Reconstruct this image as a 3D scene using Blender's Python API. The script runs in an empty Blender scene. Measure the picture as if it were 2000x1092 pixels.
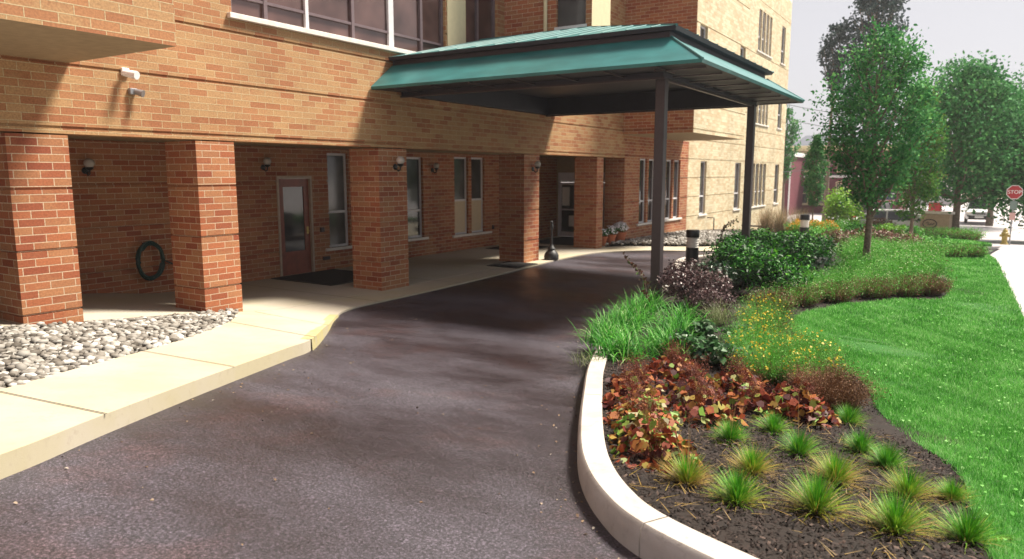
import bpy, bmesh, math, random
import numpy as np
from mathutils import Vector
random.seed(7); rng = np.random.default_rng(7)
R = math.radians
scene = bpy.context.scene
COL = scene.collection

# ------------------------------------------------------------------ camera, sky, sun, exposure
cam_d = bpy.data.cameras.new("camera"); cam = bpy.data.objects.new("camera", cam_d); COL.objects.link(cam)
cam.location = (0, 0, 2.33)
cam.rotation_euler = (R(90 - 8.3566), 0, R(32.4495))
cam_d.sensor_width = 36.0; cam_d.lens = 36.0 * 1416 / 2000
cam_d.dof.use_dof = True; cam_d.dof.focus_distance = 6.5; cam_d.dof.aperture_fstop = 2.2
cam_d.clip_start = 0.05; cam_d.clip_end = 3000
scene.camera = cam
scene.render.resolution_x = 1024; scene.render.resolution_y = 559
SUN = Vector((0.40, 0.48, 1.0)).normalized()
sd = bpy.data.lights.new("sun", 'SUN'); sd.energy = 4.2; sd.angle = R(14); sd.color = (1.0, 0.92, 0.78)
so = bpy.data.objects.new("sun", sd); COL.objects.link(so)
so.rotation_euler = SUN.to_track_quat('Z', 'Y').to_euler()
so.location = (10, 10, 30)
w = bpy.data.worlds.new("World"); scene.world = w; w.use_nodes = True
wn = w.node_tree; bgn = wn.nodes['Background']
sk = wn.nodes.new('ShaderNodeTexSky'); sk.sky_type = 'NISHITA'; sk.sun_disc = False
sk.sun_elevation = math.asin(SUN.z); sk.sun_rotation = math.atan2(SUN.x, SUN.y)
sk.dust_density = 1.5; sk.air_density = 1.0; sk.ozone_density = 1.0
hs = wn.nodes.new('ShaderNodeHueSaturation'); hs.inputs['Saturation'].default_value = 0.22
tn = wn.nodes.new('ShaderNodeMix'); tn.data_type = 'RGBA'; tn.blend_type = 'MULTIPLY'; tn.inputs[0].default_value = 1.0
tn.inputs[7].default_value = (1.0, 0.97, 1.0, 1)
wn.links.new(sk.outputs[0], hs.inputs['Color']); wn.links.new(hs.outputs[0], tn.inputs[6])
hz = wn.nodes.new('ShaderNodeMix'); hz.data_type = 'RGBA'; hz.inputs[0].default_value = 0.6; hz.inputs[7].default_value = (4.6, 4.5, 4.7, 1)   # thin high cloud veil over the blue
wn.links.new(tn.outputs[2], hz.inputs[6]); wn.links.new(hz.outputs[2], bgn.inputs['Color'])
bgn.inputs['Strength'].default_value = 0.057
scene.view_settings.view_transform = 'Standard'; scene.view_settings.look = 'None'
scene.view_settings.exposure = 1.42; scene.view_settings.gamma = 1.0
scene.render.engine = 'CYCLES'

# ------------------------------------------------------------------ helpers
def sp(s, k):
    s = np.asarray(s, float) / k
    return k * np.where(s > 30, s, np.log1p(np.exp(np.minimum(s, 30))))
def zt(y): return .11 * sp(7.2 - np.asarray(y, float), .8) - .065 * (sp(np.asarray(y, float) - 28, 2) - sp(np.asarray(y, float) - 46, 2))
def ztf(y): return float(zt(y))

def tag(o, label=None, cat=None, group=None, kind=None):
    if label: o['label'] = label
    if cat: o['category'] = cat
    if group: o['group'] = group
    if kind: o['kind'] = kind
    return o
def empty(name, loc=(0, 0, 0), rz=0, **k):
    o = bpy.data.objects.new(name, None); COL.objects.link(o); o.location = loc; o.rotation_euler = (0, 0, rz)
    o.empty_display_size = .1
    return tag(o, **k)
def link(name, me, mat=None, parent=None, **k):
    o = bpy.data.objects.new(name, me); COL.objects.link(o)
    if mat is not None:
        for m in (mat if isinstance(mat, (list, tuple)) else [mat]): me.materials.append(m)
    if parent is not None: o.parent = parent
    return tag(o, **k)
def copy_tree(o, parent=None):
    c = o.copy(); COL.objects.link(c); c.parent = parent
    for ch in list(o.children): copy_tree(ch, c)
    return c

class MB:
    def __init__(s): s.v = []; s.f = []
    def add(s, vs, fs):
        n = len(s.v); s.v += [tuple(map(float, p)) for p in vs]; s.f += [tuple(i + n for i in q) for q in fs]; return s
    def box(s, x0, x1, y0, y1, z0, z1, bev=0.0):
        if bev > 0:
            b = bev
            ring = lambda z, e: [(x0 + e, y0 + b * (e == 0) + e * (e > 0), z), (x0 + b if e == 0 else x0 + e + b, y0 + e, z), (x1 - b - e, y0 + e, z), (x1 - e, y0 + b + e, z), (x1 - e, y1 - b - e, z), (x1 - b - e, y1 - e, z), (x0 + b + e, y1 - e, z), (x0 + e, y1 - b - e, z)]
            rings = [ring(z0, b), ring(z0 + b, 0), ring(z1 - b, 0), ring(z1, b)]
            for r_ in rings[:1] + rings[3:]: r_[0] = (r_[0][0], y0 + 2 * b, r_[0][2])
            return s.loft(rings)
        s.add([(x0, y0, z0), (x1, y0, z0), (x1, y1, z0), (x0, y1, z0), (x0, y0, z1), (x1, y0, z1), (x1, y1, z1), (x0, y1, z1)],
              [(0, 3, 2, 1), (4, 5, 6, 7), (0, 1, 5, 4), (1, 2, 6, 5), (2, 3, 7, 6), (3, 0, 4, 7)]); return s
    def loft(s, rings, cap=True, closed=True):
        n = len(rings[0]); vs = [p for r in rings for p in r]; fs = []
        for i in range(len(rings) - 1):
            for j in range(n if closed else n - 1):
                k = (j + 1) % n
                fs.append((i * n + j, i * n + k, (i + 1) * n + k, (i + 1) * n + j))
        if cap:
            fs.append(tuple(range(n - 1, -1, -1))); fs.append(tuple((len(rings) - 1) * n + j for j in range(n)))
        s.add(vs, fs); return s
    def lathe(s, prof, c=(0, 0, 0), seg=20, cap=True):
        return s.loft([[(c[0] + r * math.cos(2 * math.pi * j / seg), c[1] + r * math.sin(2 * math.pi * j / seg), c[2] + z) for j in range(seg)] for r, z in prof], cap)
    def tube(s, pts, rad, seg=8, cap=True):
        pts = [Vector(p) for p in pts]; rings = []; up = Vector((0.013, .021, 1)).normalized()
        for i, p in enumerate(pts):
            d = (pts[min(i + 1, len(pts) - 1)] - pts[max(i - 1, 0)]).normalized()
            a = d.cross(up)
            if a.length < .05: a = d.cross(Vector((1, 0, 0)))
            a.normalize(); b = d.cross(a).normalized()
            r = rad[i] if isinstance(rad, (list, tuple)) else rad
            rings.append([tuple(p + (a * math.cos(2 * math.pi * j / seg) + b * math.sin(2 * math.pi * j / seg)) * r) for j in range(seg)])
        return s.loft(rings, cap)
    def sphere(s, c, r, seg=16, rings=10, sc=(1, 1, 1)):
        rr = []
        for i in range(1, rings):
            t = math.pi * i / rings
            rr.append([(c[0] + sc[0] * r * math.sin(t) * math.cos(2 * math.pi * j / seg), c[1] + sc[1] * r * math.sin(t) * math.sin(2 * math.pi * j / seg), c[2] - sc[2] * r * math.cos(t)) for j in range(seg)])
        return s.loft(rr)
    def build(s, name, mat, parent=None, smooth=False, **k):
        me = bpy.data.meshes.new(name); me.from_pydata(s.v, [], s.f); me.validate()
        bm = bmesh.new(); bm.from_mesh(me); bmesh.ops.recalc_face_normals(bm, faces=bm.faces); bm.to_mesh(me); bm.free()
        box_uv(me)
        if smooth:
            me.shade_smooth()
            try: me.set_sharp_from_angle(angle=R(38))
            except Exception: pass
        return link(name, me, mat, parent, **k)
def box_uv(me):
    uv = me.uv_layers.new(name="UVMap")
    n = len(me.loops)
    if n == 0: return
    co = np.empty(len(me.vertices) * 3); me.vertices.foreach_get('co', co); co = co.reshape(-1, 3)
    li = np.empty(n, int); me.loops.foreach_get('vertex_index', li)
    pn = np.empty(len(me.polygons) * 3); me.polygons.foreach_get('normal', pn); pn = np.abs(pn.reshape(-1, 3))
    lt = np.empty(len(me.polygons), int); me.polygons.foreach_get('loop_total', lt)
    nn = np.repeat(pn, lt, axis=0); p = co[li]; ax = nn.argmax(1)
    u = np.where(ax == 0, p[:, 1], p[:, 0]); v = np.where(ax == 2, p[:, 1], p[:, 2])
    u = np.where(ax == 0, u, u + .1)
    uv.data.foreach_set('uv', np.stack([u, v], 1).ravel())

def npmesh(name, V, F, rnd, mat, parent=None, smooth=False, **k):
    """V (n,3), F (m,k) array or list of such arrays, rnd (n,)"""
    me = bpy.data.meshes.new(name)
    Fs = F if isinstance(F, list) else [F]
    tot = [np.full(len(f), f.shape[1]) for f in Fs]; tot = np.concatenate(tot)
    idx = np.concatenate([f.ravel() for f in Fs])
    me.vertices.add(len(V)); me.vertices.foreach_set('co', np.ascontiguousarray(V, dtype=np.float32).ravel())
    me.loops.add(len(idx)); me.loops.foreach_set('vertex_index', idx.astype(np.int32))
    st = np.concatenate([[0], np.cumsum(tot)[:-1]])
    me.polygons.add(len(tot)); me.polygons.foreach_set('loop_start', st.astype(np.int32)); me.polygons.foreach_set('loop_total', tot.astype(np.int32))
    if smooth: me.polygons.foreach_set('use_smooth', np.ones(len(tot), bool))
    me.update(calc_edges=True)
    a = me.attributes.new('rnd', 'FLOAT', 'POINT'); a.data.foreach_set('value', np.asarray(rnd, dtype=np.float32))
    return link(name, me, mat, parent, **k)

def inpoly(P, poly):
    x, y = P[:, 0], P[:, 1]; c = np.zeros(len(P), bool); n = len(poly)
    for i in range(n):
        x1, y1 = poly[i]; x2, y2 = poly[(i + 1) % n]
        if y1 == y2: continue
        m = ((y1 > y) != (y2 > y)) & (x < (x2 - x1) * (y - y1) / (y2 - y1) + x1)
        c ^= m
    return c
def scatter(poly, n, excl=None):
    a = np.array(poly); lo, hi = a.min(0), a.max(0)
    out = []; k = 0
    while k < n:
        P = rng.uniform(lo, hi, (max(n, 1000), 2)); m = inpoly(P, poly)
        if excl is not None: m &= ~inpoly(P, excl)
        P = P[m]; out.append(P); k += len(P)
    return np.concatenate(out)[:n]
def catmull(pts, n=8):
    P = [np.array(p, float) for p in pts]; P = [2 * P[0] - P[1]] + P + [2 * P[-1] - P[-2]]; out = []
    for i in range(1, len(P) - 2):
        for t in np.linspace(0, 1, n, endpoint=False):
            a, b, c, d = P[i - 1:i + 3]
            out.append(.5 * ((2 * b) + (c - a) * t + (2 * a - 5 * b + 4 * c - d) * t * t + (3 * b - a - 3 * c + d) * t ** 3))
    out.append(P[-2]); return [tuple(p) for p in out]

def sheet(name, pts, zf, mat, skirt=0.0, ylo=None, step=.35, **k):
    bm = bmesh.new(); vs = [bm.verts.new((p[0], p[1], 0)) for p in pts]
    from mathutils.geometry import delaunay_2d_cdt
    n = len(pts); V2, _, F2, ov, _, _ = delaunay_2d_cdt([Vector((p[0], p[1])) for p in pts], [], [list(range(n))], 1, 1e-5)
    bm.free(); bm = bmesh.new(); vs = [bm.verts.new((p[0], p[1], 0)) for p in V2]
    for f in F2: bm.faces.new([vs[i] for i in f])
    ys = [p[1] for p in pts]; y = min(ys) + step
    while y < min(max(ys), 60):
        bmesh.ops.bisect_plane(bm, geom=bm.verts[:] + bm.edges[:] + bm.faces[:], plane_co=(0, y, 0), plane_no=(0, 1, 0)); y += step if y < 30 else 1.0
    for v in bm.verts: v.co.z = zf(v.co.x, v.co.y)
    if skirt:
        be = [e for e in bm.edges if e.is_boundary]
        r = bmesh.ops.extrude_edge_only(bm, edges=be)
        for g in r['geom']:
            if isinstance(g, bmesh.types.BMVert): g.co.z -= skirt
    bmesh.ops.recalc_face_normals(bm, faces=bm.faces)
    me = bpy.data.meshes.new(name); bm.to_mesh(me); bm.free()
    if me.polygons and sum(p.normal.z * p.area for p in me.polygons) < 0: me.flip_normals()
    box_uv(me)
    return link(name, me, mat, None, **k)

# ------------------------------------------------------------------ materials
def newmat(name):
    m = bpy.data.materials.new(name); m.use_nodes = True; nt = m.node_tree
    return m, nt, nt.nodes, nt.links, nt.nodes['Principled BSDF']
def rgb(c): return (c[0], c[1], c[2], 1)
def plain(name, c, rough=.6, metal=0.0, var=.12, scale=9, bump=.0, bscale=60, spec=.5):
    m, nt, N, L, P = newmat(name)
    tc = N.new('ShaderNodeTexCoord'); nz = N.new('ShaderNodeTexNoise'); nz.inputs['Scale'].default_value = scale; nz.inputs['Detail'].default_value = 6
    L.new(tc.outputs['Object'], nz.inputs['Vector'])
    cr = N.new('ShaderNodeValToRGB'); cr.color_ramp.elements[0].position = .3; cr.color_ramp.elements[1].position = .7
    cr.color_ramp.elements[0].color = rgb([x * (1 - var) for x in c]); cr.color_ramp.elements[1].color = rgb([min(1, x * (1 + var)) for x in c])
    L.new(nz.outputs['Fac'], cr.inputs[0]); L.new(cr.outputs[0], P.inputs['Base Color'])
    P.inputs['Roughness'].default_value = rough; P.inputs['Metallic'].default_value = metal; P.inputs['Specular IOR Level'].default_value = spec
    if bump:
        n2 = N.new('ShaderNodeTexNoise'); n2.inputs['Scale'].default_value = bscale; n2.inputs['Detail'].default_value = 5; L.new(tc.outputs['Object'], n2.inputs['Vector'])
        b = N.new('ShaderNodeBump'); b.inputs['Strength'].default_value = bump; b.inputs['Distance'].default_value = .02
        L.new(n2.outputs['Fac'], b.inputs['Height']); L.new(b.outputs[0], P.inputs['Normal'])
    return m
def brickmat(name, c1, c2, c3, mortar, bw=.3, rh=.0985, ms=.0055, c3amt=.5):
    m, nt, N, L, P = newmat(name)
    uv = N.new('ShaderNodeUVMap'); uv.uv_map = 'UVMap'
    br = N.new('ShaderNodeTexBrick'); br.inputs['Scale'].default_value = 1; br.inputs['Brick Width'].default_value = bw; br.inputs['Row Height'].default_value = rh
    br.inputs['Mortar Size'].default_value = ms; br.inputs['Mortar Smooth'].default_value = .25; br.inputs['Bias'].default_value = 0
    br.inputs['Color1'].default_value = rgb(c1); br.inputs['Color2'].default_value = rgb(c2); br.inputs['Mortar'].default_value = rgb(mortar)
    L.new(uv.outputs[0], br.inputs['Vector'])
    # third brick tone picked per patch of a few bricks + fine grain + weathering
    nz = N.new('ShaderNodeTexNoise'); nz.inputs['Scale'].default_value = 2.2; nz.inputs['Detail'].default_value = 5; nz.inputs['Roughness'].default_value = .7; L.new(uv.outputs[0], nz.inputs['Vector'])
    r1 = N.new('ShaderNodeMapRange'); r1.inputs['From Min'].default_value = .45; r1.inputs['From Max'].default_value = .62; r1.inputs['To Max'].default_value = c3amt
    sx = N.new('ShaderNodeSeparateXYZ'); L.new(uv.outputs[0], sx.inputs[0])
    def mt(op, a, b=None):
        q = N.new('ShaderNodeMath'); q.operation = op
        for i, v in enumerate((a, b)):
            if v is None: continue
            if isinstance(v, (int, float)): q.inputs[i].default_value = v
            else: L.new(v, q.inputs[i])
        return q.outputs[0]
    row = mt('FLOOR', mt('DIVIDE', sx.outputs[1], rh)); par = mt('FLOORED_MODULO', row, 2.0)
    cl = mt('FLOOR', mt('DIVIDE', mt('ADD', sx.outputs[0], mt('MULTIPLY', mt('SUBTRACT', 1.0, par), bw * .5)), bw))
    cb = N.new('ShaderNodeCombineXYZ'); L.new(row, cb.inputs[0]); L.new(cl, cb.inputs[1])
    wn_ = N.new('ShaderNodeTexWhiteNoise'); wn_.noise_dimensions = '2D'; L.new(cb.outputs[0], wn_.inputs['Vector'])
    fac = mt('ADD', mt('MULTIPLY', wn_.outputs['Value'], .42), mt('MULTIPLY', nz.outputs['Fac'], .62))
    L.new(fac, r1.inputs['Value'])
    mx = N.new('ShaderNodeMix'); mx.data_type = 'RGBA'; mx.inputs[7].default_value = rgb(c3)
    inv = N.new('ShaderNodeMath'); inv.operation = 'SUBTRACT'; inv.inputs[0].default_value = 1; L.new(br.outputs['Fac'], inv.inputs[1])
    ml = N.new('ShaderNodeMath'); ml.operation = 'MULTIPLY'; L.new(r1.outputs[0], ml.inputs[0]); L.new(inv.outputs[0], ml.inputs[1])
    L.new(ml.outputs[0], mx.inputs[0]); L.new(br.outputs['Color'], mx.inputs[6])
    g = N.new('ShaderNodeTexNoise'); g.inputs['Scale'].default_value = 45; g.inputs['Detail'].default_value = 8; L.new(uv.outputs[0], g.inputs['Vector'])
    g2 = N.new('ShaderNodeMapRange'); g2.inputs['From Min'].default_value = .3; g2.inputs['From Max'].default_value = .7; g2.inputs['To Min'].default_value = .78; g2.inputs['To Max'].default_value = 1.2
    L.new(g.outputs['Fac'], g2.inputs['Value'])
    wz = N.new('ShaderNodeTexNoise'); wz.inputs['Scale'].default_value = .7; wz.inputs['Detail'].default_value = 6; L.new(uv.outputs[0], wz.inputs['Vector'])
    w2 = N.new('ShaderNodeMapRange'); w2.inputs['From Min'].default_value = .3; w2.inputs['From Max'].default_value = .7; w2.inputs['To Min'].default_value = .85; w2.inputs['To Max'].default_value = 1.1
    L.new(wz.outputs['Fac'], w2.inputs['Value'])
    mm = N.new('ShaderNodeMath'); mm.operation = 'MULTIPLY'; L.new(g2.outputs[0], mm.inputs[0]); L.new(w2.outputs[0], mm.inputs[1])
    vm = N.new('ShaderNodeVectorMath'); vm.operation = 'SCALE'; L.new(mx.outputs[2], vm.inputs[0]); L.new(mm.outputs[0], vm.inputs['Scale'])
    L.new(vm.outputs[0], P.inputs['Base Color'])
    P.inputs['Roughness'].default_value = .75; P.inputs['Specular IOR Level'].default_value = .3
    ad = N.new('ShaderNodeMath'); ad.operation = 'MULTIPLY_ADD'; ad.inputs[1].default_value = .25; L.new(g.outputs['Fac'], ad.inputs[0]); L.new(inv.outputs[0], ad.inputs[2])
    b = N.new('ShaderNodeBump'); b.inputs['Strength'].default_value = .6; b.inputs['Distance'].default_value = .006
    L.new(ad.outputs[0], b.inputs['Height']); L.new(b.outputs[0], P.inputs['Normal'])
    return m
def leafmat(name, cols, rough=.5, trans=.25, spec=.35):
    m, nt, N, L, P = newmat(name)
    at = N.new('ShaderNodeAttribute'); at.attribute_name = 'rnd'
    cr = N.new('ShaderNodeValToRGB'); e = cr.color_ramp.elements
    while len(e) < len(cols): e.new(.5)
    for i, c in enumerate(cols): e[i].position = i / (len(cols) - 1); e[i].color = rgb(c)
    L.new(at.outputs['Fac'], cr.inputs[0]); L.new(cr.outputs[0], P.inputs['Base Color'])
    P.inputs['Roughness'].default_value = rough; P.inputs['Specular IOR Level'].default_value = spec
    if trans:
        t = N.new('ShaderNodeBsdfTranslucent'); L.new(cr.outputs[0], t.inputs['Color'])
        mx = N.new('ShaderNodeMixShader'); mx.inputs[0].default_value = trans
        L.new(P.outputs[0], mx.inputs[1]); L.new(t.outputs[0], mx.inputs[2]); L.new(mx.outputs[0], N['Material Output'].inputs['Surface'])
    return m

M = {}
M['brick'] = brickmat('brick', (.38, .13, .058), (.25, .066, .033), (.40, .21, .10), (.53, .41, .29), c3amt=.55, ms=.006)
M['tan_brick'] = brickmat('tan brick', (.38, .18, .082), (.30, .115, .052), (.40, .24, .115), (.46, .36, .21), c3amt=.88)
M['sunlit_brick'] = brickmat('sunlit brick', (.60, .50, .33), (.52, .39, .24), (.66, .59, .42), (.48, .40, .28), c3amt=.85)  # paler copy of the wall brick: sun glare put into its colour
M['maroon'] = brickmat('maroon painted brick', (.16, .045, .06), (.13, .036, .05), (.18, .05, .07), (.15, .045, .06), bw=.22, rh=.075)
M['soffit'] = plain('soffit paint', (.33, .24, .14), .8, bump=.15)
M['stone'] = plain('sill stone', (.70, .65, .60), .7, bump=.2)
M['frame'] = plain('window frame', (.62, .60, .63), .45, var=.05)
M['mullion'] = plain('dark mullion', (.14, .10, .11), .45)
M['panel'] = plain('beige panel', (.55, .44, .30), .6, var=.05)
M['dark_metal'] = plain('bronze metal', (.048, .034, .040), .4, .2, var=.1, scale=20)
M['black_metal'] = plain('black metal', (.012, .012, .014), .3, .2, var=.1)
M['black_rubber'] = plain('black rubber', (.015, .014, .015), .85, var=.2, bump=.5, bscale=300)
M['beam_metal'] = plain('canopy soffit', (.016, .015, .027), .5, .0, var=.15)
M['wood_door'] = plain('door paint', (.22, .055, .03), .4, var=.2)
M['white'] = plain('white paint', (.75, .74, .74), .5, var=.04)
M['cream'] = plain('cream paint', (.62, .52, .33), .6, var=.06)
M['terracotta'] = plain('terracotta', (.48, .15, .07), .8, var=.12, bump=.15)
M['soil'] = plain('soil', (.05, .03, .02), .9, bump=.5)
M['bark'] = plain('bark', (.16, .12, .09), .9, var=.45, scale=22, bump=.8, bscale=40)
M['hose'] = plain('hose', (.012, .05, .045), .4, var=.1)
M['brass'] = plain('brass', (.5, .35, .12), .35, .9)
M['globe'] = plain('lamp globe', (.42, .38, .35), .12, var=.03, spec=.6)
M['grey'] = plain('grey metal', (.30, .30, .32), .4, .6)
M['slate'] = plain('slate roof', (.13, .14, .18), .7, var=.25, scale=14)
M['yellow'] = plain('yellow paint', (.34, .25, .06), .5, var=.15)
M['red'] = plain('red paint', (.36, .018, .025), .4, var=.08)
M['lens'] = plain('louvre lens', (.72, .68, .62), .3, var=.05)
M['pale_wall'] = plain('pale wall', (.62, .58, .56), .8, var=.1, scale=2)
M['carw'] = plain('white car paint', (.70, .70, .72), .2, .0, var=.02)
M['card'] = plain('dark car paint', (.02, .022, .028), .15, .3, var=.02)
M['tyre'] = plain('tyre', (.015, .015, .015), .8)
M['plastic_dark'] = plain('dark plastic', (.02, .02, .022), .5)
M['paper'] = plain('paper', (.75, .74, .70), .8, var=.06)
M['navy'] = plain('navy sign', (.02, .025, .07), .4, var=.1)
M['blue'] = plain('blue sign', (.08, .22, .45), .4, var=.1)
M['tail'] = plain('tail light', (.5, .01, .02), .2, var=.05)

def glassmat(name, c, rough=.06, ior=1.5):
    m, nt, N, L, P = newmat(name)
    tc = N.new('ShaderNodeTexCoord'); nz = N.new('ShaderNodeTexNoise'); nz.inputs['Scale'].default_value = 1.3
    L.new(tc.outputs['Object'], nz.inputs['Vector'])
    cr = N.new('ShaderNodeValToRGB'); cr.color_ramp.elements[0].color = rgb([x * .6 for x in c]); cr.color_ramp.elements[1].color = rgb([x * 1.4 for x in c])
    cr.color_ramp.elements[0].position = .35; cr.color_ramp.elements[1].position = .65
    L.new(nz.outputs['Fac'], cr.inputs[0]); L.new(cr.outputs[0], P.inputs['Base Color'])
    P.inputs['Roughness'].default_value = rough; P.inputs['IOR'].default_value = ior; P.inputs['Specular IOR Level'].default_value = .7
    b = N.new('ShaderNodeBump'); b.inputs['Strength'].default_value = .03; b.inputs['Distance'].default_value = .05
    L.new(nz.outputs['Fac'], b.inputs['Height']); L.new(b.outputs[0], P.inputs['Normal'])
    return m
M['glass'] = glassmat('window glass', (.035, .035, .042))
M['glass_brown'] = glassmat('brown reflection glass', (.09, .05, .045), .08)  # brown-purple reflection put into the pane colour
M['glass_grey'] = glassmat('curtained glass', (.06, .06, .06), .1)

# teal standing-seam roof
def tealmat():
    m, nt, N, L, P = newmat('teal roof metal')
    tc = N.new('ShaderNodeTexCoord'); nz = N.new('ShaderNodeTexNoise'); nz.inputs['Scale'].default_value = 1.6; nz.inputs['Detail'].default_value = 8
    mp = N.new('ShaderNodeMapping'); mp.inputs['Scale'].default_value = (1, 3, 1); L.new(tc.outputs['Object'], mp.inputs[0]); L.new(mp.outputs[0], nz.inputs['Vector'])
    cr = N.new('ShaderNodeValToRGB'); e = cr.color_ramp.elements
    e[0].position = .3; e[0].color = (.018, .108, .112, 1); e[1].position = .7; e[1].color = (.034, .178, .182, 1)
    L.new(nz.outputs['Fac'], cr.inputs[0]); L.new(cr.outputs[0], P.inputs['Base Color']); P.inputs['Roughness'].default_value = .42
    return m
M['teal'] = tealmat()

def asphaltmat():
    m, nt, N, L, P = newmat('asphalt')
    tc = N.new('ShaderNodeTexCoord'); O = tc.outputs['Object']
    def noise(s, d=6, r=.55, vec=None):
        n = N.new('ShaderNodeTexNoise'); n.inputs['Scale'].default_value = s; n.inputs['Detail'].default_value = d; n.inputs['Roughness'].default_value = r
        L.new(vec or O, n.inputs['Vector']); return n.outputs['Fac']
    def ramp(f, stops):
        c = N.new('ShaderNodeValToRGB'); e = c.color_ramp.elements
        while len(e) < len(stops): e.new(.5)
        for i, (p, col) in enumerate(stops): e[i].position = p; e[i].color = rgb(col)
        L.new(f, c.inputs[0]); return c.outputs[0]
    mp = N.new('ShaderNodeMapping'); mp.inputs['Rotation'].default_value = (0, 0, R(-30)); mp.inputs['Scale'].default_value = (.45, .9, 1); L.new(O, mp.inputs[0])
    big = noise(.55, 5, .62, mp.outputs[0])
    base = ramp(big, [(.36, (.013, .0085, .0105)), (.45, (.023, .017, .0215)), (.55, (.038, .032, .041)), (.68, (.058, .052, .064))])
    fine = noise(62, 5, .88)
    f2 = ramp(fine, [(.41, (.30, .30, .31)), (.49, (.78, .78, .78)), (.55, (1.4, 1.35, 1.4)), (.62, (3.8, 3.6, 3.8))])
    mx = N.new('ShaderNodeMix'); mx.data_type = 'RGBA'; mx.blend_type = 'MULTIPLY'; mx.inputs[0].default_value = 1
    L.new(base, mx.inputs[6]); L.new(f2, mx.inputs[7])
    # rusty stains near the porch
    st = noise(.9, 6, .6); sr = ramp(st, [(.54, (1, 1, 1)), (.70, (1.22, .82, .70))])
    m2 = N.new('ShaderNodeMix'); m2.data_type = 'RGBA'; m2.blend_type = 'MULTIPLY'; m2.inputs[0].default_value = .8
    L.new(mx.outputs[2], m2.inputs[6]); L.new(sr, m2.inputs[7]); L.new(m2.outputs[2], P.inputs['Base Color'])
    rr = N.new('ShaderNodeMapRange'); rr.inputs['From Min'].default_value = .35; rr.inputs['From Max'].default_value = .6; rr.inputs['To Min'].default_value = .30; rr.inputs['To Max'].default_value = .62
    L.new(big, rr.inputs['Value']); L.new(rr.outputs[0], P.inputs['Roughness']); P.inputs['Specular IOR Level'].default_value = .45
    b = N.new('ShaderNodeBump'); b.inputs['Strength'].default_value = .8; b.inputs['Distance'].default_value = .008
    L.new(fine, b.inputs['Height']); L.new(b.outputs[0], P.inputs['Normal'])
    return m
M['asphalt'] = asphaltmat()

def concretemat(name, c, stain, dark, s1=.8, amt=.5, spec=.3):
    m, nt, N, L, P = newmat(name)
    tc = N.new('ShaderNodeTexCoord'); O = tc.outputs['Object']
    def noise(s, d=6, r=.6):
        n = N.new('ShaderNodeTexNoise'); n.inputs['Scale'].default_value = s; n.inputs['Detail'].default_value = d; n.inputs['Roughness'].default_value = r
        L.new(O, n.inputs['Vector']); return n.outputs['Fac']
    a = noise(s1); r1 = N.new('ShaderNodeMapRange'); r1.inputs['From Min'].default_value = .42; r1.inputs['From Max'].default_value = .66; r1.inputs['To Max'].default_value = amt; L.new(a, r1.inputs['Value'])
    m1 = N.new('ShaderNodeMix'); m1.data_type = 'RGBA'; m1.inputs[6].default_value = rgb(c); m1.inputs[7].default_value = rgb(stain); L.new(r1.outputs[0], m1.inputs[0])
    f = noise(14, 9, .75); r2 = N.new('ShaderNodeMapRange'); r2.inputs['From Min'].default_value = .55; r2.inputs['From Max'].default_value = .72; r2.inputs['To Max'].default_value = .55; L.new(f, r2.inputs['Value'])
    m2 = N.new('ShaderNodeMix'); m2.data_type = 'RGBA'; m2.inputs[7].default_value = rgb(dark); L.new(r2.outputs[0], m2.inputs[0]); L.new(m1.outputs[2], m2.inputs[6])
    L.new(m2.outputs[2], P.inputs['Base Color']); P.inputs['Roughness'].default_value = .8; P.inputs['Specular IOR Level'].default_value = spec
    b = N.new('ShaderNodeBump'); b.inputs['Strength'].default_value = .35; b.inputs['Distance'].default_value = .006; g = noise(120, 4, .7)
    L.new(g, b.inputs['Height']); L.new(b.outputs[0], P.inputs['Normal'])
    return m
M['walk'] = concretemat('walkway concrete', (.42, .375, .31), (.38, .33, .19), (.27, .22, .17), .7, .6)
M['kerb'] = concretemat('kerb concrete', (.48, .43, .39), (.36, .31, .27), (.17, .135, .11), 2.2, .8)
M['kerb_yellow'] = concretemat('worn yellow paint', (.40, .35, .17), (.36, .32, .24), (.24, .20, .14), 5, .8)
M['road'] = concretemat('pale road', (.40, .375, .385), (.36, .33, .345), (.31, .28, .29), .3, .5)
M['mulch'] = concretemat('mulch', (.012, .0075, .006), (.022, .013, .010), (.006, .004, .0035), 6, .7)
M['turf'] = concretemat('turf soil', (.02, .11, .012), (.04, .12, .02), (.025, .06, .012), 5, .7)

L_LAWN = leafmat('lawn blades', [(.03, .16, .018), (.075, .31, .036), (.16, .45, .085), (.38, .60, .27)], rough=.7, trans=.35, spec=.12)
L_CHIP = leafmat('bark chips', [(.007, .0045, .004), (.017, .010, .008), (.036, .022, .018), (.15, .10, .08)], .85, 0)
L_ROCK = leafmat('river stones', [(.06, .05, .04), (.16, .14, .12), (.28, .26, .235), (.50, .48, .45)], .75, 0)

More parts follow.
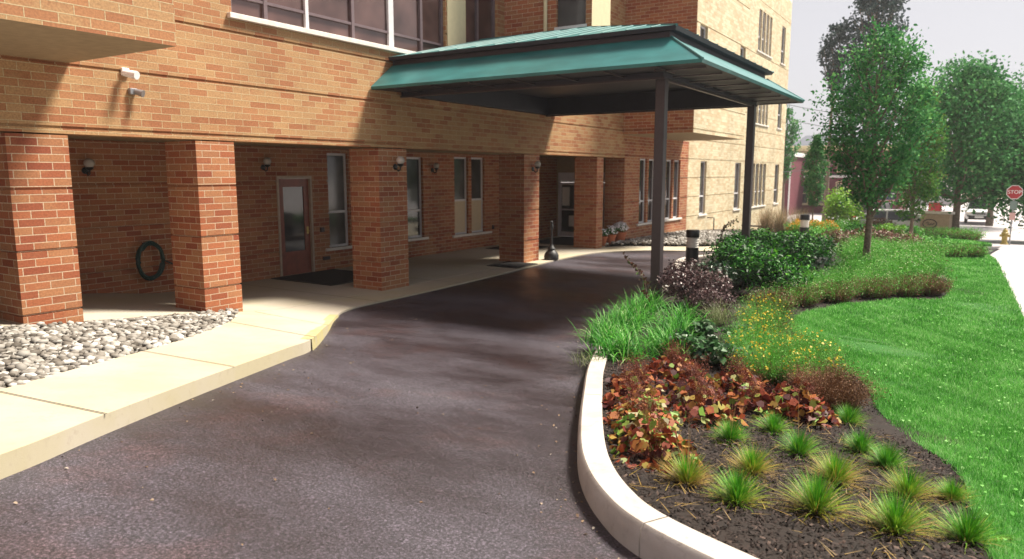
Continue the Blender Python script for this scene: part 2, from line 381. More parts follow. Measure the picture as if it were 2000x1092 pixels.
# ------------------------------------------------------------------ plant generators
def blades(B, az, lean, ln, wd, curve, rnd, segs=3, zdrop=1.0):
    """arching strips; B (n,3) base, lean = start tilt from vertical (rad), curve = extra bend over the length"""
    n = len(B); V = []; ang = lean.copy(); p = B.copy(); side = np.stack([-np.sin(az), np.cos(az), np.zeros(n)], 1)
    for i in range(segs + 1):
        t = i / segs; wv = (wd * (1 - t ** 1.6) * .5)[:, None]
        if i == segs: V.append(p.copy())
        else: V.append(p - side * wv); V.append(p + side * wv)
        st = (ln / segs)[:, None]; d = np.stack([np.sin(ang) * np.cos(az), np.sin(ang) * np.sin(az), np.cos(ang)], 1)
        p = p + d * st; ang = ang + curve / segs
    k = 2 * segs + 1; V = np.stack(V, 1).reshape(-1, 3); o = (np.arange(n) * k)[:, None]; F = []
    for i in range(segs - 1): F.append(o + np.array([[2 * i, 2 * i + 1, 2 * i + 3, 2 * i + 2]]))
    T = o + np.array([[2 * segs - 2, 2 * segs - 1, 2 * segs]])
    return V, ([np.concatenate(F)] if F else []) + [T], np.repeat(rnd, k)
def randdir(n, up=.3):
    d = rng.normal(size=(n, 3)); d[:, 2] += up; return d / np.linalg.norm(d, axis=1, keepdims=True)
def leaves(P, nrm, size, rnd, asp=.5, kind='leaf'):
    """flat leaves centred near P with normal nrm. kind leaf: 6-gon pointed, lobed: 14-gon, diamond: 4"""
    n = len(P); a = np.cross(nrm, randdir(n, 0)); a /= np.linalg.norm(a, axis=1, keepdims=True) + 1e-9; b = np.cross(nrm, a)
    if kind == 'diamond': S = [(0, 0), (.5, -asp / 2), (1, 0), (.5, asp / 2)]
    elif kind == 'lobed':
        S = []
        for i in range(19):
            th = math.pi * (-.93 + 1.86 * i / 18); r = .5 * (1.0 + .08 * math.cos(th * 2) if i % 3 == 1 else (.90 if i % 3 == 2 else .80)); S.append((.42 + r * math.cos(th), r * math.sin(th)))
    else: S = [(0, 0), (.22, -asp * .42), (.6, -asp * .46), (1, 0), (.6, asp * .46), (.22, asp * .42)]
    S = np.array(S); k = len(S); s = size[:, None, None]
    bendz = (-(S[:, 0] - .5) ** 2 * .5 + np.abs(S[:, 1]) * .35)[None, :, None]
    V = P[:, None, :] + s * (a[:, None, :] * S[None, :, :1] + b[:, None, :] * S[None, :, 1:] + nrm[:, None, :] * bendz)
    return V.reshape(-1, 3), (np.arange(n) * k)[:, None] + np.arange(k)[None, :], np.repeat(rnd, k)
def merge(parts):
    V = []; Fs = {}; rr = []; o = 0
    for v, f, r in parts:
        for g in (f if isinstance(f, list) else [f]): Fs.setdefault(g.shape[1], []).append(g + o)
        V.append(v); rr.append(r); o += len(v)
    return np.concatenate(V), [np.concatenate(x) for x in Fs.values()], np.concatenate(rr)

# ------------------------------------------------------------------ setting: ground sheets
KERB = [(1.6, 2.15), (.9, 2.35), (0.2, 2.62), (-.6, 2.9), (-1.27, 3.18), (-1.65, 3.5), (-2.01, 3.98), (-2.39, 4.68), (-2.95, 5.85), (-3.51, 7.1), (-4.0, 8.5), (-4.4, 10), (-4.75, 11.8), (-5.4, 15), (-6.25, 17.5), (-6.1, 18.9), (-5.0, 20.6), (-3, 23.6), (-1.5, 25.1), (-.4, 25.5), (.22, 25.1)]
KERBC = catmull(KERB, 8)
LAWN = catmull([(.30, 2.9), (.22, 3.9), (.13, 4.71), (.04, 5.6), (-.25, 6.27), (-.58, 7.1), (-.84, 8.2), (-1.35, 9.2), (-1.95, 10.3), (-2.17, 11.2), (-2.05, 12.3), (-1.65, 13.3), (-1.1, 14.0), (-.6, 14.3), (-.30, 15.1), (-.40, 17.9), (-.85, 20.4), (-.8, 22.6), (-.4, 24.2), (.02, 24.8)], 5) + [(.38, 24.0), (.58, 21.9), (.66, 18), (.73, 15), (.85, 10), (1.0, 2.6)]
WEDGE = [(-3.3, -1.0), (-3.95, .3), (-4.58, 1.75), (-5.05, 2.58), (-5.76, 3.9), (-6.54, 5.46), (-6.85, 6.1), (-7.7, 7.15), (-8.5, 8.1), (-8.93, 9), (-9.0, 11), (-9.12, 13.5), (-9.40, 17.5), (-9.15, 19.4), (-8.2, 20.6), (-7.0, 21.2), (-5.5, 22.6), (-3, 26.0), (.9, 30.0)]
WEDGEC = catmull(WEDGE, 5)
def woff(y): return .025 + .115 / (1 + math.exp((y - 7.3) * 4.2))
sheet('ground', [(-300, -40), (300, -40), (300, 900), (-300, 900)], lambda x, y: ztf(y) - .08, M['road'], step=.5, kind='structure')
sheet('driveway', WEDGEC + [(.45, 25.4), (.15, 24.6), (.2, 15), (.2, 3.2), (1.6, 2.0), (1.6, -6), (-3, -6)], lambda x, y: ztf(y) - .004, M['asphalt'], kind='structure')
WBACK = [(-4.7, -1.0), (-5.2, .55), (-6.29, 2.46), (-6.78, 3.28), (-7.39, 4.38), (-8.1, 5.45), (-8.8, 6.4), (-9.5, 7.0), (-9.79, 7.29)]
POLYW = WEDGEC[:-1] + [(-3.6, 27.2), (-6.2, 24.2), (-7.2, 22.6), (-8.3, 22.0), (-9.3, 21.5), (-9.79, 20.9)] + [(-9.79, 8)] + catmull(WBACK, 4)[::-1]
sheet('walkway', POLYW, lambda x, y: ztf(y) + woff(y), M['walk'], skirt=.25, kind='structure')
sheet('porch_floor', [(-13.2, 1.5), (-9.78, 1.5), (-9.78, 20.9), (-9.9, 23.6), (-13.2, 23.6)], lambda x, y: ztf(y) + woff(y) + .004, M['walk'], skirt=.25, kind='structure')
# joints scored in the walk
def strip(mb, a, b, wd, zf, n=8):
    a = Vector(a); b = Vector(b); d = (b - a).normalized(); s = Vector((-d.y, d.x)) * wd / 2
    P = [a + (b - a) * i / n for i in range(n + 1)]
    vs = []; fs = []
    for i, p in enumerate(P):
        for q in (p - s, p + s): vs.append((q.x, q.y, zf(q.x, q.y)))
        if i: fs.append((2 * i - 2, 2 * i - 1, 2 * i + 1, 2 * i))
    mb.add(vs, fs)
mb = MB(); zj = lambda x, y: ztf(y) + woff(y) + .0075
for a, b in [((-5.05, 2.62), (-6.3, 2.42)), ((-5.98, 4.35), (-7.3, 4.2)), ((-6.9, 6.25), (-8.75, 6.3)), ((-7.75, 7.25), (-9.7, 7.5)), ((-8.95, 9.6), (-12.9, 9.6)), ((-9.02, 12.2), (-12.9, 12.2)), ((-9.15, 14.4), (-12.9, 14.4)), ((-9.35, 17.2), (-12.9, 17.2)), ((-9.25, 19.2), (-12.9, 19.2))]:
    strip(mb, a, b, .012, zj)
mb.build('walkway_joint', M['mulch'], kind='structure')
# worn yellow paint on the flared end of the raised kerb
mb = MB(); vs = []; fs = []
yp = [p for p in WEDGEC if 6.0 < p[1] < 8.4]
for i, p in enumerate(yp):
    q = yp[min(i + 1, len(yp) - 1)]; r_ = yp[max(i - 1, 0)]; d = Vector((q[0] - r_[0], q[1] - r_[1])).normalized(); nx, ny = d.y, -d.x
    for off, zz in ((-.13, woff(p[1]) + .008), (.012, woff(p[1]) + .006), (.02, -.01)): vs.append((p[0] + nx * off, p[1] + ny * off, ztf(p[1]) + zz))
    if i: k = 3 * i; fs += [(k - 3, k - 2, k + 1, k), (k - 2, k - 1, k + 2, k + 1)]
mb.add(vs, fs); mb.build('kerb_paint', M['kerb_yellow'], kind='structure')

# island kerb
def sweep_kerb(name, path, wd, h, seglen=3.0):
    mb = MB(); P = [Vector(p) for p in path]; acc = 0; ring = []
    def r_at(i, shift=0):
        p = P[i]; d = (P[min(i + 1, len(P) - 1)] - P[max(i - 1, 0)]).normalized(); nrm = Vector((d.y, -d.x))   # to the right of travel = inward
        p = p + d * shift; z = ztf(p.y)
        return [(p.x + nrm.x * o, p.y + nrm.y * o, z + hh) for o, hh in ((0.0, -.12), (.0, h * .55), (.008, h - .022), (.028, h), (wd - .015, h), (wd, h - .015), (wd, -.12))]
    for i in range(len(P)):
        if i: acc += (P[i] - P[i - 1]).length
        ring.append(r_at(i))
        if acc > seglen and i < len(P) - 1:
            mb.loft(ring, True, True); ring = [r_at(i, .010)]; acc = 0
    mb.loft(ring, True, True)
    return mb.build(name, M['kerb'], smooth=True, kind='structure')
sweep_kerb('kerb', KERBC, .19, .17)
isl = KERBC + [(.4, 24), (.6, 21.9), (.68, 18), (.75, 15), (.87, 10), (1.06, 2.3)]
def bedz(x, y): return ztf(y) + .125 + .02 * math.sin(x * 3.1 + y * 2.3) * math.sin(y * 1.7)
def inset(path, d):
    out = []
    for i, p in enumerate(path):
        a = Vector(path[max(i - 1, 0)]); b = Vector(path[min(i + 1, len(path) - 1)]); t = (b - a).normalized(); out.append((p[0] + t.y * d, p[1] - t.x * d))
    return out
KIN = inset(KERBC, .17)
BED = KIN + [(.39, 24.02), (.59, 21.9), (.67, 18), (.74, 15), (.86, 10), (1.0, 2.45)]
sheet('garden_bed', BED, bedz, M['mulch'], skirt=.2, kind='structure')
sheet('lawn', LAWN, lambda x, y: bedz(x, y) + .018, M['turf'], skirt=.02, kind='structure')
BED2 = [(-6.2, 24.6), (-3.6, 27.6), (-2.3, 28.9), (-2.6, 33), (-3.0, 42), (-9.7, 46), (-9.6, 36), (-7.0, 34), (-6.2, 29)]
sheet('far_bed', BED2, lambda x, y: ztf(y) + .06, M['mulch'], skirt=.2, kind='structure')
LAWN2 = catmull([(-2.9, 30.4), (-1.8, 29.9), (-.6, 29.9), (.55, 30.1), (.45, 31.2), (-.1, 33.5), (-.6, 37), (-1.0, 42), (-3.4, 42), (-3.1, 36), (-2.9, 30.4)], 5)[:-1]
sheet('far_lawn', LAWN2, lambda x, y: ztf(y) + .05, M['turf'], skirt=.2, kind='structure')
sheet('metal_grating', [(-9.72, 29.2), (-7.3, 28.4), (-6.6, 33), (-9.72, 36)], lambda x, y: ztf(y) + .10, M['grey'], skirt=.2, kind='structure')
mb = MB()
for i in range(34):
    y = 28.9 + i * .2; mb.box(-9.7, -6.9, y, y + .04, ztf(y) + .104, ztf(y) + .13)
mb.build('grating_bars', M['dark_metal'], kind='structure')
mb = MB(); mb.tube([(-9.6, 36.2, ztf(36) + .3), (-6.4, 33.2, ztf(33) + .3)], .04)
mb.tube([(-6.4, 33.2, ztf(33) + .3), (-6.4, 33.2, ztf(33))], .04)
mb.build('kickrail', M['dark_metal'], label='low brown rail at the far edge of the metal grating', cat='rail')

# stones
def stones(name, poly, n, s0, s1, zoff, pile, **k):
    import itertools
    bm = bmesh.new(); bmesh.ops.create_icosphere(bm, subdivisions=1, radius=1); T = np.array([v.co[:] for v in bm.verts]); Fc = np.array([[v.index for v in f.verts] for f in bm.faces]); bm.free()
    P = scatter(poly, n); sc = rng.uniform(s0, s1, (n, 1)) * rng.uniform(.65, 1.25, (n, 3)) * np.array([[1, 1, .6]])
    a = rng.uniform(0, 6.28, n); q = T[None] * (1 + rng.uniform(-.16, .16, (n, len(T), 1))); q = q * sc[:, None, :]
    c, s = np.cos(a)[:, None], np.sin(a)[:, None]; x = q[..., 0] * c - q[..., 1] * s; y = q[..., 0] * s + q[..., 1] * c
    t = rng.normal(0, .35, (n, 1)); z = q[..., 2] * np.cos(t) + x * np.sin(t); x2 = x * np.cos(t) - q[..., 2] * np.sin(t)
    zz = zt(P[:, 1]) + zoff + rng.uniform(0, pile, n)
    V = np.stack([x2 + P[:, :1], y + P[:, 1:2], z + zz[:, None]], -1).reshape(-1, 3)
    F = (np.arange(n) * len(T))[:, None, None] + Fc[None]
    return npmesh(name, V, F.reshape(-1, 3), np.repeat(np.clip(rng.normal(.55, .26, n), 0, 1), len(T)), L_ROCK, smooth=False, **k)
ROCK1 = [(-9.72, .3), (-5.25, .3)] + catmull(WBACK[1:], 4) + [(-9.72, 7.25)]
sheet('stone_bed', ROCK1, lambda x, y: ztf(y) + .06, M['mulch'], skirt=.1, kind='structure')
stones('river_stones', ROCK1, 7500, .028, .062, .09, .06, kind='stuff', label='pale rounded river stones filling the bed beside the near walkway', cat='stones')
ROCK2 = [(-9.74, 20.8), (-9.3, 21.5), (-8.3, 21.95), (-7.2, 22.6), (-6.2, 24.4), (-6.0, 27.5), (-7.2, 28.3), (-9.74, 29.2)]
sheet('far_stone_bed', ROCK2, lambda x, y: ztf(y) + .05, M['mulch'], skirt=.1, kind='structure')
stones('river_stones', ROCK2, 4500, .035, .07, .09, .06, kind='stuff', label='pale river stones along the wall beyond the flower pots', cat='stones')

# ------------------------------------------------------------------ brick building
XF = -9.75; GW = .032
GRO = [.59, 1.38, 2.14, 2.90, 3.68, 4.46, 5.25, 6.82, 8.2, 10.8]
bld = empty('brick_building', (XF, 12, 0), label='long tan and red brick building with a columned porch and overhanging bays', cat='building')
def rel(o): o.location = tuple(-c for c in bld.location); return o
def bpart(mb, name, mat, smooth=False, label=None):
    o = mb.build(name, mat, bld, smooth); o.location = (-XF, -12, 0)
    if label: o['label'] = label
    return o
def wallgrid(mb, axis, c, sgn, u0, u1, z0, z1, holes=(), grooves=GRO, depth=.14, gd=.03, vjoints=()):
    """brick face on plane axis=c with outward normal sgn; holes (u0,u1,z0,z1) get reveals"""
    us = sorted({u0, u1, *[h[0] for h in holes], *[h[1] for h in holes], *[v for j in vjoints for v in (j - .008, j + .008)]}); zs = {z0, z1}
    for h in holes: zs |= {h[2], h[3]}
    G = [g for g in grooves if z0 + .03 < g < z1 - .03]
    for g in G: zs |= {g - GW / 2, g + GW / 2}
    us = [u for u in us if u0 - 1e-6 <= u <= u1 + 1e-6]; zs = sorted(z for z in zs if z0 - 1e-6 <= z <= z1 + 1e-6)
    nu, nz = len(us) - 1, len(zs) - 1; D = np.zeros((nu, nz))
    for i in range(nu):
        for j in range(nz):
            um, zm = (us[i] + us[i + 1]) / 2, (zs[j] + zs[j + 1]) / 2
            if any(h[0] < um < h[1] and h[2] < zm < h[3] for h in holes): D[i, j] = -1
            elif any(abs(zm - g) < GW / 2 for g in G) or any(abs(um - v) < .008 for v in vjoints): D[i, j] = gd
    def pt(u, z, d): return (c - sgn * d, u, z) if axis == 'x' else (u, c - sgn * d, z)
    dep = lambda d: depth if d < 0 else d
    for i in range(nu):
        for j in range(nz):
            d = D[i, j]
            if d >= 0: mb.add([pt(us[i], zs[j], d), pt(us[i + 1], zs[j], d), pt(us[i + 1], zs[j + 1], d), pt(us[i], zs[j + 1], d)], [(0, 1, 2, 3)])
            if i + 1 < nu and dep(D[i + 1, j]) != dep(d):
                a, b = dep(d), dep(D[i + 1, j]); mb.add([pt(us[i + 1], zs[j], a), pt(us[i + 1], zs[j], b), pt(us[i + 1], zs[j + 1], b), pt(us[i + 1], zs[j + 1], a)], [(0, 1, 2, 3)])
            if j + 1 < nz and dep(D[i, j + 1]) != dep(d):
                a, b = dep(d), dep(D[i, j + 1]); mb.add([pt(us[i], zs[j + 1], a), pt(us[i], zs[j + 1], b), pt(us[i + 1], zs[j + 1], b), pt(us[i + 1], zs[j + 1], a)], [(0, 1, 2, 3)])
def window(x, y0, y1, z0, z1, tz=None, glass='glass', sill=True, fw=.055, depth=.1, panel=False, axis='x', name='window', rail=True):
    """window in a wall facing +x at x; recessed by depth"""
    xi = x - depth; mb = MB(); mb.box(xi - .04, xi + .02, y0, y0 + fw, z0, z1); mb.box(xi - .04, xi + .02, y1 - fw, y1, z0, z1)
    mb.box(xi - .04, xi + .02, y0 + fw, y1 - fw, z1 - fw, z1); mb.box(xi - .04, xi + .02, y0 + fw, y1 - fw, z0, z0 + fw)
    if tz: mb.box(xi - .04, xi + .025, y0 + fw, y1 - fw, tz - .03, tz + .03)
    f = bpart(mb, name, M['frame'])
    p0 = z0 + fw
    if panel:
        q = MB(); q.box(xi - .035, xi + .005, y0 + fw, y1 - fw, z0 + fw, tz - .03); q.box(xi + .005, xi + .012, y0 + fw + .06, y1 - fw - .06, z0 + fw + .06, tz - .09)
        o = q.build('lower_panel', M['panel'], f); p0 = tz + .03
    g = MB(); g.box(xi - .03, xi - .01, y0 + fw, y1 - fw, p0, z1 - fw); g.build('pane', M[glass], f)
    return f
def sill(x, y0, y1, z, out=.05, h=.07, name='sill'):
    mb = MB(); mb.box(x - .12, x + out, y0, y1, z - h, z, .006); return bpart(mb, name, M['stone'])
# upper facade over the porch
UP = [(7.40, 12.72, 4.72, 7.6), (13.45, 14.70, 4.72, 7.6)]
mb = MB(); wallgrid(mb, 'x', XF, 1, -2.0, 22.2, 2.82, 12.0, UP)
mb.add([(XF, -2, 2.82), (XF - .35, -2, 2.82), (XF - .35, 22.2, 2.82), (XF, 22.2, 2.82)], [(0, 1, 2, 3)])      # brick soldier soffit of the beam
mb.add([(XF - .35, -2, 2.82), (XF - .35, 22.2, 2.82), (XF - .35, 22.2, 3.0), (XF - .35, -2, 3.0)], [(0, 1, 2, 3)])
bpart(mb, 'wall', M['tan_brick'])
mb = MB(); mb.add([(XF - .34, -2, 2.9), (-13.2, -2, 2.9), (-13.2, 23.6, 2.9), (XF - .34, 23.6, 2.9)], [(0, 1, 2, 3)]); bpart(mb, 'porch_ceiling', M['soffit'])
# columns
COLS = [(-1.2, -.5), (4.15, 4.86), (6.65, 7.31), (10.54, 11.36), (15.9, 16.66), (20.13, 20.58)]
for y0, y1 in COLS:
    mb = MB(); zb = ztf((y0 + y1) / 2) - .1; lev = [zb]
    def ring(z, e): return [(XF + .004 - e, y0 + e, z), (XF + .004 - e, y1 - e, z), (XF - .76 + e, y1 - e, z), (XF - .76 + e, y0 + e, z)]
    rings = [ring(zb, 0)]
    for g in GRO:
        if zb + .2 < g < 2.7: rings += [ring(g - GW / 2, 0), ring(g - GW / 2 + .001, .018), ring(g + GW / 2 - .001, .018), ring(g + GW / 2, 0)]
    rings.append(ring(2.80, 0)); mb.loft(rings); bpart(mb, 'column', M['brick'])
# porch back wall
XB = -13.0
BH = [(10.78, 11.78, -.1, 2.26), (12.30, 12.98, .55, 2.80), (15.15, 15.84, .55, 2.76), (17.28, 17.98, .50, 2.80), (18.14, 18.84, .50, 2.80)]
mb = MB(); wallgrid(mb, 'x', XB, 1, -2, 23.7, -.2, 3.0, BH, depth=.12); bpart(mb, 'wall', M['brick'])
window(XB, 12.30, 12.98, .55, 2.80, 1.40, 'glass_grey'); sill(XB, 12.15, 13.14, .55)
window(XB, 15.15, 15.84, .55, 2.76, 1.30, 'glass'); sill(XB, 15.0, 16.0, .55)
window(XB, 17.28, 17.98, .50, 2.80, 1.52, 'glass_grey', panel=True); window(XB, 18.14, 18.84, .50, 2.80, 1.52, 'glass_grey', panel=True); sill(XB, 17.15, 19.2, .50)
# brown side door
f = MB(); x = XB - .06
f.box(x - .05, x + .09, 10.78, 10.83, 0, 2.26); f.box(x - .05, x + .09, 11.73, 11.78, 0, 2.26); f.box(x - .05, x + .09, 10.83, 11.73, 2.2, 2.26); fo = bpart(f, 'door_frame', plain('tan door frame', (.42, .33, .26), .5))
d = MB(); d.box(x - .03, x + .02, 10.832, 10.99, .03, 2.198); d.box(x - .03, x + .02, 11.58, 11.728, .03, 2.198); d.box(x - .03, x + .02, 10.99, 11.58, 2.02, 2.198); d.box(x - .03, x + .02, 10.99, 11.58, .03, .56)
do = bpart(d, 'door', M['wood_door'], label='brown wooden side door with a tall glass light')
g = MB(); g.box(x - .02, x, 10.99, 11.58, .56, 2.02); g.build('pane', M['glass'], do)
h = MB(); h.tube([(x + .02, 11.66, 1.0), (x + .08, 11.66, 1.0), (x + .08, 11.58, 1.0)], .013); h.box(x + .02, x + .028, 11.63, 11.69, .93, 1.10); h.build('handle', M['brass'], do)
# end wall with glazed entrance doors, facing the camera
mb = MB(); wallgrid(mb, 'y', 23.5, -1, -13.3, -9.76, -.1, 3.0, [(-12.95, -11.0, -.1, 2.35)], depth=.1); bpart(mb, 'wall', M['soffit'])
f = MB(); yy = 23.56
for x0, x1 in ((-12.95, -12.89), (-12.005, -11.945), (-11.06, -11.0)): f.box(x0, x1, yy - .04, yy + .04, 0, 2.35)
f.box(-12.89, -11.06, yy - .04, yy + .04, 2.27, 2.35); f.box(-12.89, -11.06, yy - .01, yy + .01, 2.061, 2.269); f.box(-12.89, -11.06, yy - .035, yy + .035, 2.0, 2.06)
fo = bpart(f, 'entrance_frame', M['frame'])
for x0, x1 in ((-12.88, -12.015), (-11.935, -11.07)):
    d = MB(); d.box(x0, x0 + .07, yy - .02, yy + .02, .03, 1.99); d.box(x1 - .07, x1, yy - .02, yy + .02, .03, 1.99); d.box(x0 + .07, x1 - .07, yy - .02, yy + .02, .03, .2); d.box(x0 + .07, x1 - .07, yy - .02, yy + .02, 1.9, 1.99); d.box(x0 + .07, x1 - .07, yy - .02, yy + .02, .98, 1.04)
    do = bpart(d, 'entrance_door', M['frame'])
    g = MB(); g.box(x0 + .07, x1 - .07, yy - .01, yy + .005, .2, .98); g.box(x0 + .07, x1 - .07, yy - .01, yy + .005, 1.04, 1.9); g.build('pane', M['glass_grey'], do)
for x0, x1, z0, z1 in ((-12.78, -12.48, 1.15, 1.82), (-12.25, -12.05, 1.2, 1.5), (-11.6, -11.25, 1.1, 1.8), (-12.5, -12.1, .4, .8)):
    g = MB(); g.box(x0, x1, yy - .035, yy - .024, z0, z1); bpart(g, 'notice', M['paper'])
# big upper glazing
def upper(y0, y1, z0, z1, muls, trans, mat='glass_brown'):
    f = MB(); xi = XF - .1; pal = {}
    for a in [y0 + .03] + muls + [y1 - .03]:
        wd = .035 if a not in (11.08,) else .07
        (pal.setdefault(a, MB()) if a in (8.96, 11.08) else f).box(xi - .05, xi + .03, a - wd, a + wd, z0, z1)
    for t in trans: f.box(xi - .05, xi + .022, y0, y1, t - .022, t + .022)
    o = bpart(f, 'upper_window', M['mullion']);
    for q_ in pal.values(): q_.build('pale_mullion', M['frame'], o)
    g = MB(); g.box(xi - .03, xi - .02, y0, y1, z0, z1); g.build('pane', M[mat], o)
upper(7.40, 12.72, 4.72, 7.6, [8.1, 8.96, 10.05, 11.08, 12.0], [5.02, 6.6]); upper(13.45, 14.70, 4.72, 7.6, [14.0], [5.02, 6.6])
sill(XF, 7.32, 12.8, 4.73, .07, .08); sill(XF, 13.4, 14.8, 4.73, .07, .08)
f = MB(); f.box(XF + .003, XF + .02, 12.76, 13.41, 4.74, 8); bpart(f, 'pier_panel', M['cream'])
# overhanging bays
def bay(y0, y1, x1, z0, z1, wall='brick', holes=(), side_holes=(), front='tan_brick', soff=True):
    mb = MB(); wallgrid(mb, 'y', y0, -1, XF + .002, x1, z0, z1, side_holes, depth=.1); bpart(mb, 'bay_side', M['brick']); mb = MB(); wallgrid(mb, 'y', y1, 1, XF + .002, x1, z0, z1); bpart(mb, 'bay_side', M['brick'])
    mb = MB(); wallgrid(mb, 'x', x1, 1, y0, y1, z0, z1, holes); bpart(mb, 'bay_front', M[front])
    mb = MB(); mb.add([(XF, y0, z0), (x1, y0, z0), (x1, y1, z0), (XF, y1, z0)], [(0, 1, 2, 3)]); bpart(mb, 'bay_soffit', M['soffit'])
    mb = MB(); mb.add([(XF, y0, z1), (x1, y0, z1), (x1, y1, z1), (XF, y1, z1)], [(0, 1, 2, 3)]); bpart(mb, 'bay_roof', M['stone'])
bay(-2.0, 4.96, -7.5, 3.70, 12.0)
bay(22.0, 27.75, -7.43, 3.56, 12.0, front='sunlit_brick', holes=[(22.3, 23.05, 4.9, 6.8), (26.75, 27.45, 4.9, 6.8)])  # front brick carries the sunlit cream in its colour
window(-7.43, 22.3, 23.05, 4.9, 6.8, 5.6); window(-7.43, 26.75, 27.45, 4.9, 6.8, 5.6)
bay(15.0, 15.95, -7.45, 5.3, 12.0, side_holes=[(-8.35, -7.6, 5.6, 7.2)], front='cream')
g = MB(); g.box(-8.35, -7.6, 15.08, 15.1, 5.6, 7.2); o = bpart(g, 'window', M['glass_grey']); 
f = MB(); f.box(-8.38, -7.57, 14.965, 14.995, 5.52, 5.6); f.box(-8.35, -7.6, 15.04, 15.075, 6.6, 6.66); bpart(f, 'sill', M['frame'])
f = MB(); f.tube([(-8.6, 14.94, 5.3), (-8.6, 14.94, 12)], .045); bpart(f, 'downpipe', M['cream'])
# wing wall beyond the porch
WH = [(23.46, 24.12), (24.28, 24.94), (25.99, 26.66), (26.83, 27.50), (29.95, 30.75), (35.1, 36.1), (38.15, 38.78), (38.93, 39.56), (39.71, 40.34), (40.49, 41.12), (43.2, 44.2)]
H1 = [(a, b, .60, 2.82) for a, b in WH]
up_y = [(38.2, 38.78), (38.93, 39.56), (39.71, 40.25), (40.40, 40.9), (43.2, 44.1)]
H2 = [(a, b, 4.84, 6.9) for a, b in up_y] + [(35.2, 36.0, 4.84, 6.9)]; H3 = [(a, b, 8.4, 10.4) for a, b in up_y]
mb = MB(); wallgrid(mb, 'x', XF, 1, 22.2, 28.39, -.3, 3.56, [h for h in H1 if h[0] < 28]); mb.add([(XF, 22.2, -.3), (XF - .7, 22.2, -.3), (XF - .7, 22.2, 2.9), (XF, 22.2, 2.9)], [(0, 1, 2, 3)])
bpart(mb, 'wall', M['brick'])
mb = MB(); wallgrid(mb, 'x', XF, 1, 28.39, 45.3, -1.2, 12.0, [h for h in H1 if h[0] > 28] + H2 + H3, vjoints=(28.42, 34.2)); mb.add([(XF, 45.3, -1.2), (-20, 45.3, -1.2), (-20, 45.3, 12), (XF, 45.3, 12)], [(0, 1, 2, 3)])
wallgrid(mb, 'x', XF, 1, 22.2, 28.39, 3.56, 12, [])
bpart(mb, 'wing_wall', M['sunlit_brick'])  # sunlit paleness put into the brick colour, unlike the wall under the bay
for a, b in WH: window(XF, a, b, .60, 2.82, 1.36)
for a, b in up_y: window(XF, a, b, 4.84, 6.9, 5.6); window(XF, a, b, 8.4, 10.4, 9.1)
window(XF, 35.2, 36.0, 4.84, 6.9, 5.6)
for a, b in ((23.3, 25.05), (25.85, 27.75), (29.85, 30.9), (35.0, 36.2), (38.0, 41.3), (43.1, 44.3)): sill(XF, a, b, .60)
for z in (4.84, 8.4):
    for a, b in ((38.0, 41.1), (43.1, 44.25)): sill(XF, a, b, z)
mb = MB(); mb.box(XF - 11, XF - .001, -2, 45.28, 12.0, 12.3); bpart(mb, 'roof', M['stone'])
mb = MB(); mb.tube([(XF, 31.1, .42), (XF + .3, 31.1, .42), (XF + .3, 31.1, -.1)], .025); bpart(mb, 'vent_pipe', M['dark_metal'])
# outlet boxes
mb = MB(); mb.box(XB, XB + .05, 12.0, 12.1, .95, 1.06); mb.box(XB, XB + .05, 12.05, 12.25, .28, .36); mb.box(XB, XB + .04, 19.25, 19.33, .55, .68); bpart(mb, 'outlet', M['dark_metal'])

# ------------------------------------------------------------------ canopy
cn = empty('entrance_canopy', (-6.5, 13.9, 0), label='teal two-tier metal porch canopy on two brown posts over the driveway', cat='canopy')
def cpart(mb, name, mat, smooth=False):
    o = mb.build(name, mat, cn, smooth); o.location = (6.5, -13.9, 0); return o
X0 = XF + .03; EX = -3.40; EY0, EY1 = 10.36, 17.54; TX = -4.10; TY0, TY1 = 10.96, 16.94; ZE, ZT, ZU = 3.93, 4.38, 4.53
mb = MB(); mb.add([(X0, EY0, ZE), (EX, EY0, ZE), (EX, EY1, ZE), (X0, EY1, ZE), (X0, TY0, ZT), (TX, TY0, ZT), (TX, TY1, ZT), (X0, TY1, ZT)], [(0, 1, 5, 4), (1, 2, 6, 5), (2, 3, 7, 6)])
t = .05; mb.add([(X0, EY0, ZE), (EX, EY0, ZE), (EX, EY1, ZE), (X0, EY1, ZE), (X0, EY0 + .02, ZE - t), (EX - .02, EY0 + .02, ZE - t), (EX - .02, EY1 - .02, ZE - t), (X0, EY1 - .02, ZE - t)], [(0, 1, 5, 4), (1, 2, 6, 5), (2, 3, 7, 6)])
cpart(mb, 'lower_roof', M['teal'])
UY0, UY1, UX = 10.86, 17.04, -3.98; RX, RY, RZ = -7.0, 13.95, 5.30
mb = MB(); mb.add([(X0, UY0, ZU), (UX, UY0, ZU), (UX, UY1, ZU), (X0, UY1, ZU), (X0, RY, RZ), (RX, RY, RZ)], [(0, 1, 5, 4), (1, 2, 5), (2, 3, 4, 5)])
cpart(mb, 'upper_roof', M['teal'])
mb = MB(); mb.add([(X0, UY0, ZU - .003), (UX, UY0, ZU - .003), (UX, UY1, ZU - .003), (X0, UY1, ZU - .003), (X0, UY0 + .03, ZU - .06), (UX - .03, UY0 + .03, ZU - .06), (UX - .03, UY1 - .03, ZU - .06), (X0, UY1 - .03, ZU - .06)], [(0, 1, 5, 4), (1, 2, 6, 5), (2, 3, 7, 6), (4, 5, 6, 7)])
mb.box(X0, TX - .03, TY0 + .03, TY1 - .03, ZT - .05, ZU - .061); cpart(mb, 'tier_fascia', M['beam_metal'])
mb = MB()
for i in range(1, 14):          # standing seams
    x = X0 + (UX - X0) * i / 14; f = 1.0 if x < RX else (UX - x) / (UX - RX)
    for ya, yb in ((UY0, RY), (UY1, RY)):
        mb.tube([(x, ya, ZU + .006), (x, ya + (yb - ya) * f, ZU + (RZ - ZU) * f + .006)], .010, 4)
